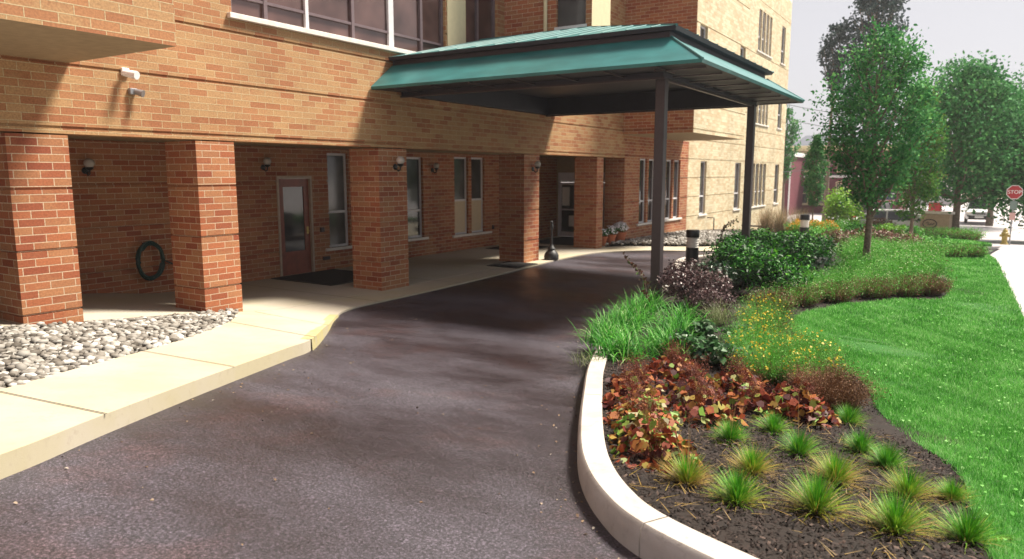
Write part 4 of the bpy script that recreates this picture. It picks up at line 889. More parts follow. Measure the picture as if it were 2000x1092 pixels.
G_FINE = leafmat('fine foliage', [(.025, .11, .015), (.06, .26, .028), (.14, .42, .055), (.28, .50, .14)], .6, .3)
G_BRN = leafmat('dry brown stems', [(.05, .023, .012), (.12, .055, .027), (.20, .105, .055), (.30, .19, .10)], .8, .15)
G_YEL = leafmat('yellow petals', [(.50, .34, .02), (.72, .55, .06), (.60, .32, .02)], .5, .3)
G_DOT = leafmat('pale buds', [(.45, .50, .25), (.62, .62, .42)], .6, .2)
G_OR = leafmat('orange petals', [(.55, .20, .01), (.70, .34, .02)], .5, .3)
def fine(x, y, rx, ry, h, label, green=1.0, flowers=None, nf=0, fs=.02, n=1500, cat='flowering plant', group=None, name='flower_mound', zb=None, ws=1.0):
    t = empty(name, (x, y, (bz(x, y) if zb is None else zb) - .01), label=label, cat=cat, group=group)
    def stems(n, mat, nm, hh, sh):
        az = rng.uniform(0, 6.28, n); q = np.sqrt(rng.uniform(0, 1, n)); B = np.column_stack([np.cos(az) * q * rx * .45, np.sin(az) * q * ry * .45, np.zeros(n)]); le = q * .8 + rng.normal(0, .15, n)
        ln = h * hh * rng.uniform(.6, 1.12, n); s1 = blades(B, az + rng.normal(0, .5, n), le, ln, .003 * ws * rng.uniform(.8, 1.6, n), rng.normal(0, .3, n), np.clip(rng.normal(sh, .2, n), 0, 1), 3)
        k = 3; tt = np.repeat(rng.uniform(.35, 1, n)[:, None], 1, 1); A = np.column_stack([np.sin(le) * np.cos(az), np.sin(le) * np.sin(az), np.cos(le)])
        P = np.concatenate([B + A * ln[:, None] * rng.uniform(.25, 1.0, (n, 1)) + rng.normal(0, .015, (n, 3)) for _ in range(k)]); P[:, 2] = np.abs(P[:, 2])
        s2 = leaves(P, randdir(len(P), .3), rng.uniform(.015, .034, len(P)) * ws, np.clip(rng.normal(sh, .22, len(P)), 0, 1), .28, 'diamond')
        V, F, r = merge([s1, s2]); npmesh(nm, V, F, r, mat, t)
    if green > 0: stems(int(n * green), G_FINE, 'foliage', 1.0, .5)
    if green < 1: stems(int(n * (1 - green)), G_BRN, 'dry_stems', .8 if green > 0 else 1.0, .45)
    if nf:
        az = rng.uniform(0, 6.28, nf); q = np.sqrt(rng.uniform(0, 1, nf)); P = np.column_stack([np.cos(az) * q * rx, np.sin(az) * q * ry, h * (1.02 - .55 * q ** 2) * rng.uniform(.75, 1.08, nf)])
        V, F, r = leaves(P, randdir(nf, 1.2), fs * rng.uniform(.7, 1.3, nf), rng.uniform(0, 1, nf), .9, 'lobed' if fs > .015 else 'leaf'); npmesh('flowers', V, F, r, flowers, t)
YG = 'yellow-flowered mounds'
for x, y, rx, h, g, nf, lab in [(-2.35, 10.3, .42, .50, .5, 150, 'yellow-flowered mound farthest back beside the lawn tip'), (-2.15, 9.5, .38, .46, .55, 170, 'browning yellow-flowered mound by the lawn edge'), (-2.0, 8.5, .40, .48, .75, 200, 'yellow-flowered mound behind the silver leaves'), (-1.65, 7.75, .42, .48, .7, 230, 'bushy yellow-flowered mound in front, above the rust leaves'), (-1.45, 8.35, .38, .46, .7, 180, 'yellow-flowered mound against the lawn'), (-1.25, 7.65, .36, .42, .6, 130, 'yellow-flowered mound next to the dry brown shrub')]:
    fine(x, y, rx, rx, h, lab, g, G_YEL, int(nf * .5), .026, 2300, group=YG)
fine(-.98, 6.98, .34, .32, .42, 'dry brown wiry shrub at the lawn edge', 0.0, None, 0, n=2600, cat='dry shrub', name='dry_shrub')
fine(-1.9, 9.15, .22, .22, .40, 'thin dry brown stems between the yellow mounds', 0.1, None, 0, n=700, cat='dry shrub', name='dry_shrub')
RG = 'mounds with brown skirts along the lawn edge'
for x, y, r_, g, lab in [(-2.62, 11.9, .42, .15, 'brown-skirted mound at the left tip of the row'), (-2.40, 12.8, .45, .3, 'second brown-skirted mound from the left end of the row'), (-1.95, 13.5, .48, .3, 'brown-skirted mound in front of the hostas'), (-1.45, 14.35, .48, .25, 'brown-skirted mound in front of the slender tree'), (-.98, 14.85, .46, .25, 'brown-skirted mound right of the slender tree'), (-.60, 15.2, .42, .12, 'mostly brown mound at the right end of the row'), (-2.5, 14.1, .5, .9, 'green mound with tiny buds behind the row at left'), (-2.0, 14.9, .5, .9, 'green mound with tiny buds behind the row, left of the trunk'), (-1.5, 15.5, .5, .9, 'green mound with tiny buds just right of the trunk')]:
    fine(x, y, r_, r_, .46, lab, g, G_DOT, 90, .014, 1500, group=RG, cat='mounded plant', ws=1.5)
for i, (x, y, lab) in enumerate([(-1.9, 16.4, 'airy green mound in front of the slender tree foot'), (-1.15, 16.2, 'airy green mound with pale buds beside the lawn'), (-1.5, 17.4, 'airy green mound right of the slender tree foot'), (-.85, 17.5, 'airy green mound at the lawn edge beyond the tree'), (-1.35, 18.8, 'airy green mound behind the slender tree, near side'), (-2.3, 19.4, 'airy green mound left of and behind the slender tree'), (-1.7, 20.4, 'airy green mound farther back in the bed'), (-1.1, 20.3, 'airy green mound by the lawn, second from the far end'), (-2.4, 21.4, 'airy green mound near the red-leaved shrubs')]):
    fine(x, y, .6, .6, .60, lab, .92, G_DOT, 170, .018, 1300, group='airy green mounds with pale buds', cat='mounded plant', ws=2.2)
for x, y, lab in [(-.95, 22.6, 'brown and green mound in the far hedge, left end'), (-.45, 22.2, 'brown and green mound in the middle of the far hedge'), (-.02, 22.6, 'brown and green mound in the far hedge, right end')]:
    fine(x, y, .5, .5, .42, lab, .55, G_DOT, 30, .015, 1000, group='far brown and green hedge mounds', cat='mounded plant', ws=2.6)
G_RED = leafmat('red brown leaves', [(.05, .02, .02), (.14, .05, .035), (.22, .12, .08), (.10, .18, .06)], .5, .2)
for x, y, h, mt, lab in [(-3.2, 22.0, .62, G_RED, 'red-brown shrub left of the tree trunk'), (-2.5, 23.0, .62, G_RED, 'red-brown shrub behind the tree trunk'), (-1.8, 23.6, .55, G_RED, 'red-brown shrub right of the tree trunk'), (-4.6, 21.6, .55, G_FINE, 'mid green shrub beyond the laurels'), (-3.6, 23.4, .6, G_FINE, 'mid green shrub in front of the lime bush'), (-1.2, 24.6, .5, G_FINE, 'mid green shrub before the far lawn')]:
    shrub('mixed_shrub', x, y, .75, .7, h, 1500, .07, mt, lab, group='mixed shrubs at the far end of the bed', shift=.5, lumps=9)
# far bed
zg = lambda y: ztf(y) + .05
for x, y, lab in [(-5.35, 31.0, 'orange flower clump right of the far bollard light'), (-5.0, 31.8, 'orange flower clump behind, right of the far bollard'), (-6.0, 31.3, 'small orange flower clump left of the far bollard light')]:
    fine(x, y, .5, .45, .62, lab, .95, G_OR, 420, .05, 900, group='orange coneflower clumps', ws=3, zb=zg(y))
G_PLUME = leafmat('grass plumes', [(.10, .12, .05), (.22, .18, .10), (.42, .30, .20), (.52, .38, .28)], .7, .3)
for x, y, lab in [(-7.5, 32.2, 'feathery ornamental grass nearest the metal grating'), (-6.8, 31.8, 'feathery ornamental grass in the middle of three'), (-6.3, 32.8, 'feathery ornamental grass right of the other two')]:
    o = clump('ornamental_grass', x, y, 1.25, 420, .02, G_PLUME, lab, 'ornamental grass', 'feathery ornamental grasses', .12, .3, (.1, .8)); o.location.z = zg(y)
G_LIME = leafmat('lime leaves', [(.05, .16, .02), (.14, .36, .02), (.30, .55, .04), (.10, .06, .04)], .5, .3)
shrub('lime_bush', -5.76, 40, 1.15, 1.0, 2.1, 3200, .13, G_LIME, 'round lime-green bush in front of the maroon house', 'bush', zb=zg(40), shift=.5, lumps=12)
for x, y, h, mt, lab in [(-4.9, 36.5, .7, G_FINE, 'low green shrub left below the lime bush'), (-6.3, 37, .65, G_FINE, 'low green shrub beneath the small columnar tree'), (-4.2, 35, .6, G_LAUREL, 'dark green shrub right below the lime bush'), (-3.6, 37.5, .8, G_RED, 'reddish shrub between lime bush and tree trunk')]:
    shrub('low_shrub', x, y, 1.0, .8, h, 1100, .12, mt, lab, group='low shrubs of the far bed', zb=zg(y), shift=.55, lumps=8, tw=0)
for i, (x, lab) in enumerate([(-2.95, 'yellow-green hedge shrub, left of three before the parked white car'), (-2.45, 'yellow-green hedge shrub, middle of three before the parked white car'), (-1.95, 'yellow-green hedge shrub, right of three before the parked white car')]):
    shrub('hedge_shrub', x, 32.4, .42, .45, .55, 1000, .08, G_LIME if i < 2 else G_FINE, lab, group='yellow-green hedge shrubs', zb=zg(32.4), shift=.3, lumps=7, tw=0)
for x, y, lab in [(-1.55, 36.0, 'dark reddish hedge shrub left below the stone sign'), (-1.0, 36.0, 'dark reddish hedge shrub in the middle below the stone sign'), (-.5, 35.6, 'dark reddish hedge shrub right below the stone sign'), (-.05, 34.8, 'dark reddish hedge shrub nearest the street')]:
    fine(x, y, .5, .5, .55, lab, .5, G_DOT, 20, .02, 900, group='dark hedge shrubs round the stone sign', cat='shrub', name='hedge_shrub', ws=3.2, zb=zg(y))

# ------------------------------------------------------------------ trees
def tree(name, x, y, zb, h, h0, prof, R_, n, size, mat, label, tr=.07, limbs=16, lean=(0, 0), up=.9, group=None, clump_s=.16, shift=.5, gap=1.0, fork=None):
    t = empty(name, (x, y, zb), label=label, cat='tree', group=group)
    mb = MB(); K = 9; pts = []
    for i in range(K + 1):
        f = i / K; pts.append((lean[0] * f + .04 * math.sin(i * 1.7 + x) * f, lean[1] * f + .04 * math.cos(i * 1.3 + y) * f, h * .93 * f))
    rad = [tr * (1.25 if i == 0 else 1) * (1 - .88 * i / K) for i in range(K + 1)]; mb.tube(pts, rad, 10)
    def at(z): f = z / (h * .93) * K; i = min(int(f), K - 1); f -= i; return Vector(pts[i]).lerp(Vector(pts[i + 1]), f)
    def rprof(f): return R_ * float(np.interp(f, [p[0] for p in prof], [p[1] for p in prof]))
    C = []
    for i in range(limbs):
        f0 = (i + .3) / limbs * .8; z0 = h0 * .82 + (h - h0) * f0 * .9; a = i * 2.399 + rng.uniform(-.4, .4); b = at(z0)
        f1 = min(f0 + rng.uniform(.14, .3) * up, .97); q = rprof(f1) * rng.uniform(.72, .95); e = Vector((b.x * .6 + math.cos(a) * q, b.y * .6 + math.sin(a) * q, h0 + (h - h0) * f1))
        m_ = b.lerp(e, .5) + Vector((math.cos(a), math.sin(a), 0)) * q * .12; r0 = tr * .5 * (1 - .6 * f0); mb.tube([b, m_, e], [r0, r0 * .6, r0 * .2], 6)
        for s in (.35, .55, .75, .95): C.append(b.lerp(e, s) + Vector(rng.normal(0, .07 * R_, 3)))
        for s in range(2):
            w0 = b.lerp(e, .5); a2 = a + rng.choice([-1, 1]) * rng.uniform(.4, .9); f2 = min(f1 + rng.uniform(-.12, .08), 1); q2 = rprof(max(f2, 0)) * rng.uniform(.6, .95); e2 = Vector((math.cos(a2) * q2, math.sin(a2) * q2, h0 + (h - h0) * max(f2, .02))); mb.tube([w0, e2], [r0 * .45, r0 * .12], 5)
            for q_ in (.45, .8, 1): C.append(w0.lerp(e2, q_))
    mb.build('trunk', mat[1], t, True)
    m = int(len(C) * 1.3); f = rng.uniform(0, 1, m) ** .9; a = rng.uniform(0, 6.28, m); q = np.array([rprof(v) for v in f]) * rng.uniform(.25, .95, m) ** .6
    C = np.concatenate([np.array([tuple(c) for c in C]), np.column_stack([np.cos(a) * q + lean[0] * f, np.sin(a) * q + lean[1] * f, h0 + (h - h0) * f])])
    keep = rng.uniform(0, 1, len(C)) < gap; C = C[keep]; k = rng.integers(0, len(C), n); cs = R_ * clump_s * rng.uniform(.45, 1.15, len(C))
    P = C[k] + rng.normal(0, 1, (n, 3)).clip(-1.7, 1.7) * cs[k][:, None] * [1, 1, .8]; tone = rng.normal(0, .14, len(C))
    V, F, r = leaves(P, randdir(n, .6), size * rng.uniform(.6, 1.25, n), np.clip(rng.normal(shift, .17, n) + tone[k], 0, 1), .55, 'leaf'); npmesh('crown', V, F, r, mat[0], t)
    return t
G_T1 = leafmat('tree leaves', [(.02, .08, .03), (.04, .17, .055), (.085, .28, .085), (.17, .40, .11)], .7, .25, .12)
G_T2 = leafmat('turning leaves', [(.012, .07, .02), (.03, .15, .03), (.11, .27, .04), (.15, .11, .05)], .7, .3, .12)
G_T3 = leafmat('street tree leaves', [(.02, .09, .03), (.04, .18, .055), (.08, .27, .08), (.15, .34, .11)], .7, .25, .12)
G_TC = leafmat('blue green needles', [(.015, .030, .035), (.03, .06, .06), (.06, .10, .09)], .6, .15)
UPR = [(0, .12), (.12, .32), (.25, .62), (.42, .92), (.6, 1.0), (.8, .8), (.93, .5), (1, .12)]
tree('street_tree', -2.01, 18.31, bz(-2, 18.3) - .03, 5.30, 1.40, UPR, 1.28, 13500, .085, (G_T1, M['bark']), 'upright green tree with a slender grey trunk in the planting bed', tr=.085, limbs=24, gap=.62, clump_s=.15)
tree('street_tree', -1.84, 29.3, ztf(29.3), 5.3, .9, [(0, .35), (.2, .8), (.5, 1), (.8, .8), (1, .15)], .92, 9000, .10, (G_T2, M['bark']), 'narrow tree with yellowing and reddish leaves behind the upright green one', tr=.07, limbs=18, gap=.9, shift=.55)
tree('street_tree', -6.1, 34.7, zg(34.7), 4.35, 1.3, [(0, .3), (.25, .85), (.55, 1), (.85, .5), (1, .08)], .52, 5500, .09, (G_T1, M['bark']), 'small columnar tree in front of the maroon house', tr=.04, limbs=16)
BR = [(0, .55), (.15, .9), (.4, 1), (.65, .92), (.85, .65), (1, .25)]
tree('street_tree', -.72, 40.5, ztf(40.5), 7.9, 1.9, BR, 2.9, 20000, .18, (G_T3, M['bark']), 'broad dark-trunked street tree beside the stone sign', tr=.19, limbs=20, clump_s=.17)
tree('street_tree', 3.2, 43.5, ztf(43.5), 6.8, 1.3, BR, 3.9, 24000, .20, (G_T3, M['bark']), 'broad street tree cut off by the right edge', tr=.2, limbs=18, clump_s=.17)
tree('street_tree', .9, 58, ztf(58), 9.0, 2.8, BR, 3.2, 7000, .24, (G_T3, M['bark']), 'farther street tree behind the dark-trunked one', tr=.2, limbs=14)
tree('tall_conifer', -6.6, 56, ztf(56), 17.5, 6.0, [(0, .5), (.25, 1), (.45, .55), (.6, .9), (.8, .6), (1, .1)], 2.4, 8000, .26, (G_TC, M['bark']), 'tall grey-green tree rising behind the upright green tree', tr=.3, limbs=18, gap=.6)
tree('leafy_tree', -9.1, 56.5, ztf(56), 13.6, 9.5, UPR, 1.1, 2200, .24, (G_TC, M['bark']), 'slim top of a grey-green tree left of the tall one', tr=.18, limbs=9, gap=.7)
tree('leafy_tree', -12.4, 58, ztf(58), 8.2, 3.0, UPR, 1.0, 3000, .18, (G_T1, M['bark']), 'small tree showing between the brick building corner and the maroon house', tr=.14, limbs=10)
# distant wood closing the street
n = 26000; X_ = rng.uniform(-60, 60, n); hgt = 9 + 3 * np.sin(X_ * .22) + 2 * np.sin(X_ * .61 + 1); Z_ = rng.uniform(0, 1, n) * hgt; Y_ = 150 + rng.uniform(-6, 6, n)
m_ = ~((X_ > -30) & (X_ < -9.5) & (Z_ > 5)); P = np.column_stack([X_, Y_, Z_ - 1.5])[m_]; V, F, r = leaves(P, randdir(len(P), .5), rng.uniform(.5, 1.0, len(P)), np.clip(rng.normal(.5, .2, len(P)), 0, 1), .8)
npmesh('distant_wood', V, F, r, G_T3, label='hazy line of distant trees closing the street', cat='trees', kind='stuff')

# ------------------------------------------------------------------ far buildings, sign, vehicles
def xa(px, y): return y * math.tan(math.atan((px - 1000) / 1431.2) - R(32.4495))
HY_ = 70.0; hx0, hx1 = xa(1547, HY_), xa(1762, HY_); zb = -1.3
hs_ = empty('maroon_house', (hx0, HY_, zb), label='two-storey maroon brick house with cream cornice and shopfront posters', cat='house')
def hp(mb, name, mat, parent=None):
    o = mb.build(name, mat, parent or hs_); 
    if parent is None: o.location = (-hx0, -HY_, -zb)
    return o
wins = [(hx0 + .55, hx0 + 1.5), (hx0 + 2.15, hx0 + 3.1), (hx0 + 3.75, hx0 + 4.7)]
hol = [(a, b, -.45, 1.45) for a, b in wins] + [(a, b, 2.5, 4.0) for a, b in wins] + [(hx0 + 5.2, hx0 + 6.1, 2.5, 4.0), (xa(1716, HY_), xa(1752, HY_), -.3, 1.35)]
mb = MB(); wallgrid(mb, 'y', HY_, -1, hx0, hx1, zb - .3, 4.55, hol, grooves=[], depth=.12); wallgrid(mb, 'x', hx0, -1, HY_, HY_ + 9, zb - .3, 4.55, grooves=[]); wallgrid(mb, 'x', hx1, 1, HY_, HY_ + 9, zb - .3, 4.55, grooves=[]); hp(mb, 'wall', M['maroon'])
for a, b, c, d in hol[:-1]:
    f = MB(); y_ = HY_ + .06; f.box(a, a + .08, y_ - .05, y_ + .03, c, d); f.box(b - .08, b, y_ - .05, y_ + .03, c, d); f.box(a + .08, b - .08, y_ - .05, y_ + .03, d - .08, d); f.box(a + .08, b - .08, y_ - .05, y_ + .03, c, c + .08); f.box(a + .08, b - .08, y_ - .04, y_ + .02, (c + d) / 2 - .03, (c + d) / 2 + .03)
    f.box(a - .06, b + .06, HY_ - .10, HY_ - .003, c - .1, c); f.tube([(a - .02, HY_ - .03, d), (a + .12, HY_ - .03, d + .12), ((a + b) / 2, HY_ - .03, d + .18), (b - .12, HY_ - .03, d + .12), (b + .02, HY_ - .03, d)], .045, 5)
    w_ = hp(f, 'window', M['cream']); g = MB(); g.box(a + .08, b - .08, y_, y_ + .02, c + .08, d - .08); g.build('pane', M['glass_grey'], w_)
mb = MB(); mb.box(hx0 - .25, hx1 + .25, HY_ - .35, HY_ + 9.2, 4.55, 4.75); mb.box(hx0 - .12, hx1 + .12, HY_ - .18, HY_ - .002, 4.25, 4.548)
for i in range(26): x_ = hx0 + .1 + i * (hx1 - hx0 - .2) / 25; mb.box(x_ - .05, x_ + .05, HY_ - .30, HY_ - .182, 4.33, 4.548)
hp(mb, 'cornice', M['cream'])
mb = MB(); mb.box(hx0, hx1, HY_ - .09, HY_ - .003, 1.93, 2.12); hp(mb, 'belt_course', M['white'])
mb = MB(); mb.box(hx0 + .05, hx1, HY_ - .05, HY_ - .003, 2.125, 2.3); hp(mb, 'dark_band', M['plastic_dark'])
mb = MB(); mb.add([(hx0 - .2, HY_ - .3, 4.752), (hx1 + .2, HY_ - .3, 4.752), (hx1 + .2, HY_ + 9, 4.752), (hx0 - .2, HY_ + 9, 4.752), (hx0 + .8, HY_ + 1.2, 5.7), (hx1 - .8, HY_ + 1.2, 5.7), (hx1 - .8, HY_ + 8, 5.7), (hx0 + .8, HY_ + 8, 5.7)], [(0, 1, 5, 4), (1, 2, 6, 5), (2, 3, 7, 6), (3, 0, 4, 7), (4, 5, 6, 7)]); hp(mb, 'roof', M['slate'])
mb = MB(); x0, x1 = xa(1716, HY_), xa(1752, HY_); yy = HY_ + .02
mb.box(x0, x1, yy, yy + .04, .05, 1.35); so_ = hp(mb, 'shop_poster', M['navy'])
mb = MB(); mb.box(x0, x1, yy, yy + .04, -.3, .046); hp(mb, 'shop_poster', M['red'])
for cx_, c in ((.42, 'white'), (1.22, 'cream')):
    mb = MB(); mb.tube([(x0 + cx_ + .3 * math.cos(i / 20 * 6.283), yy - .012, 1.08 + .19 * math.sin(i / 20 * 6.283)) for i in range(21)], .022, 5); mb.build('oval_logo', M[c], so_)
mb = MB(); mb.sphere((x0 + .75, yy, .42), .15, 12, 8, (1, .12, 1)); mb.build('round_badge', M['blue'], so_)
mb = MB(); mb.box(x0 + .1, x0 + .62, yy - .01, yy - .001, .72, .76); mb.box(x0 + 1.05, x0 + 1.6, yy - .01, yy - .001, .55, .62); mb.box(x0 + 1.05, x0 + 1.5, yy - .01, yy - .001, .42, .47); mb.build('lettering', M['white'], so_)
def text(s, size, loc, rot, mat, parent, name='lettering'):
    c = bpy.data.curves.new(name, 'FONT'); c.body = s; c.size = size; c.align_x = 'CENTER'; c.align_y = 'CENTER'; c.extrude = .004
    o = bpy.data.objects.new(name, c); COL.objects.link(o); bpy.context.view_layer.update(); me = bpy.data.meshes.new_from_object(o); bpy.data.objects.remove(o)
    q = bpy.data.objects.new(name, me); COL.objects.link(q); me.materials.clear(); me.materials.append(mat); q.location = loc; q.rotation_euler = rot; q.parent = parent; return q
q = text('LIVE LIFE', .34, (0, 0, 0), (R(90), 0, 0), M['white'], hs_); q.location = (x0 + .95 - hx0, yy - .012 - HY_, -.08 - zb)
# darker brick side building touching the corner
t = empty('brick_annex', (-15.2, 68, -1.3), label='dark red brick side building between the tan building and the maroon house', cat='building')
mb = MB(); wallgrid(mb, 'y', 64, -1, xa(1500, 64), xa(1546, 64) - .15, -1.6, 3.7, grooves=[]); wallgrid(mb, 'x', xa(1546, 64) - .15, 1, 64, 74, -1.6, 3.7, grooves=[]); o = mb.build('wall', M['maroon'], t); o.location = (15.2, -68, 1.3)
mb = MB(); mb.box(xa(1500, 64) - .1, xa(1546, 64), 63.85, 74.2, 3.7, 4.05); o = mb.build('white_cornice', M['white'], t); o.location = (15.2, -68, 1.3)
mb = MB(); mb.tube([(xa(1546, 64) - .1, 63.9, -1.3), (xa(1546, 64) - .1, 63.9, 3.7)], .06); o = mb.build('downpipe', M['white'], t); o.location = (15.2, -68, 1.3)
# pale buildings farther along
def block(x0, x1, y0, z0, z1, mat, label, nw=5, rows=2, dep=8):
    t = empty('pale_building', ((x0 + x1) / 2, y0, z0), label=label, cat='building'); ww = (x1 - x0) / nw; hol = []
    for i in range(nw):
        for j in range(rows): c = z0 + 1.0 + j * 3.0; hol.append((x0 + ww * (i + .3), x0 + ww * (i + .7), c, c + 1.5))
    mb = MB(); wallgrid(mb, 'y', y0, -1, x0, x1, z0 - .3, z1, hol, grooves=[]); wallgrid(mb, 'x', x0, -1, y0, y0 + dep, z0 - .3, z1, grooves=[]); wallgrid(mb, 'x', x1, 1, y0, y0 + dep, z0 - .3, z1, grooves=[]); o = mb.build('wall', mat, t); L_ = (-(x0 + x1) / 2, -y0, -z0); o.location = L_
    for h in hol:
        g = MB(); g.box(h[0], h[1], y0 + .1, y0 + .13, h[2], h[3]); g.box(h[0] - .05, h[1] + .05, y0 - .05, y0 - .002, h[2] - .1, h[2]); o = g.build('window', M['glass_grey'], t); o.location = L_
    mb = MB(); mb.box(x0 - .2, x1 + .2, y0 - .2, y0 + dep + .2, z1, z1 + .25); o = mb.build('roof', M['slate'], t); o.location = L_
block(xa(1768, 95), xa(1880, 95), 95, -1.2, 4.6, M['pale_wall'], 'pale building beyond the stone sign and street tree')
block(xa(1884, 120), xa(1960, 120), 120, -1.2, 4.0, M['cream'], 'cream building at the far end of the street', 4, 1)
block(4.6, 16, 112, -1.2, 5.0, M['pale_wall'], 'pale building far off behind the stop sign', 5, 2)
# stone sign
t = empty('stone_sign', (-1.5, 40, ztf(40)), R(-14), label='low tan stone sign with a cap slab and an oval emblem', cat='sign')
mb = MB(); mb.box(-.62, .62, -.22, .22, -.1, 1.18, .01); mb.build('body', plain('sandstone', (.42, .32, .22), .8, bump=.3), t)
mb = MB(); mb.box(-.70, .70, -.29, .29, 1.182, 1.30, .015); mb.build('cap', M['stone'], t)
mb = MB(); mb.tube([(-.2 + .30 * math.cos(i / 24 * 6.283), -.235, .72 + .20 * math.sin(i / 24 * 6.283)) for i in range(25)], .022, 6)
mb.tube([(-.34, -.235, .74), (-.30, -.235, .80), (-.24, -.235, .76), (-.28, -.235, .68), (-.2, -.235, .66), (-.12, -.235, .76), (-.14, -.235, .66), (-.05, -.235, .70), (-.0, -.235, .76)], .016, 5); mb.build('emblem', M['dark_metal'], t)
# handrail by the sign
t = empty('handrail', (xa(1780, 46), 46, ztf(46)), label='thin black metal handrail left of the stone sign', cat='railing')
mb = MB()
for i in range(7): mb.tube([(i * .3, 0, 0), (i * .3, 0, 1.1)], .02, 5)
mb.tube([(0, 0, 1.1), (1.8, 0, 1.0)], .025, 6); mb.tube([(0, 0, .2), (1.8, 0, .15)], .02, 6); mb.build('rails', M['black_metal'], t)
t = empty('stair_railing', (xa(1730, 62), 62, ztf(62)), label='sloping black stair railing before the shop posters', cat='railing')
mb = MB()
for i in range(6): mb.tube([(i * .28, 0, .16 * i), (i * .28, 0, .95 + .16 * i)], .02, 5)
mb.tube([(0, 0, .95), (1.4, 0, 1.75)], .03, 6); mb.build('rails', M['black_metal'], t)
# red board
t = empty('red_board', (xa(1832, 50), 50, ztf(50)), label='red square board on dark brackets behind the stone sign', cat='board')
mb = MB(); mb.box(-.34, .34, -.03, .03, 1.12, 1.75, .01); mb.build('panel', M['red'], t)
mb = MB(); mb.tube([(-.5, .05, 1.3), (.5, .05, 1.3)], .03, 6); mb.tube([(-.25, .05, 0), (-.25, .05, 1.3)], .03, 6); mb.tube([(.25, .05, 0), (.25, .05, 1.3)], .03, 6); mb.build('brackets', M['black_metal'], t)
# stop sign, small signs, hydrant
t = empty('stop_sign', (1.32, 36, ztf(36)), R(8), label='blurred red stop sign on a grey post at the right edge', cat='road sign')
mb = MB(); mb.tube([(0, .03, -.1), (0, .03, 2.35)], .028, 8); mb.build('post', M['grey'], t)
def octa(r, y0, y1): return [[(r * math.cos(math.pi / 8 + k * math.pi / 4), y, 2.08 + r * math.sin(math.pi / 8 + k * math.pi / 4)) for k in range(8)] for y in (y0, y1)]
mb = MB(); mb.loft(octa(.30, -.012, -.004)); mb.build('border', M['white'], t)
mb = MB(); mb.loft(octa(.275, -.018, -.0122)); pl = mb.build('face', M['red'], t)
q = text('STOP', .2, (0, -.022, 2.08), (R(90), 0, 0), M['white'], pl)
mb = MB(); mb.box(-.12, .12, -.012, -.004, 1.38, 1.72); mb.build('small_plate', plain('green grey plate', (.16, .22, .20), .5), t)
mb = MB(); mb.box(-.10, .10, -.012, -.004, .95, 1.25); mb.build('small_plate', plain('pink plate', (.6, .35, .33), .5), t)
t = empty('fire_hydrant', (1.04, 33, ztf(33)), label='yellow fire hydrant at the foot of the stop sign', cat='hydrant')
mb = MB(); mb.lathe([(.13, 0), (.13, .05), (.09, .06), (.095, .38), (.12, .40), (.12, .44), (.09, .46), (.075, .54), (.03, .58), (.03, .62)], (0, 0, 0), 16); mb.build('body', M['yellow'], t, True)
mb = MB(); mb.tube([(-.17, 0, .33), (.17, 0, .33)], .05, 10); mb.tube([(0, -.15, .30), (0, 0, .30)], .055, 10); mb.build('nozzle', M['yellow'], t, True)
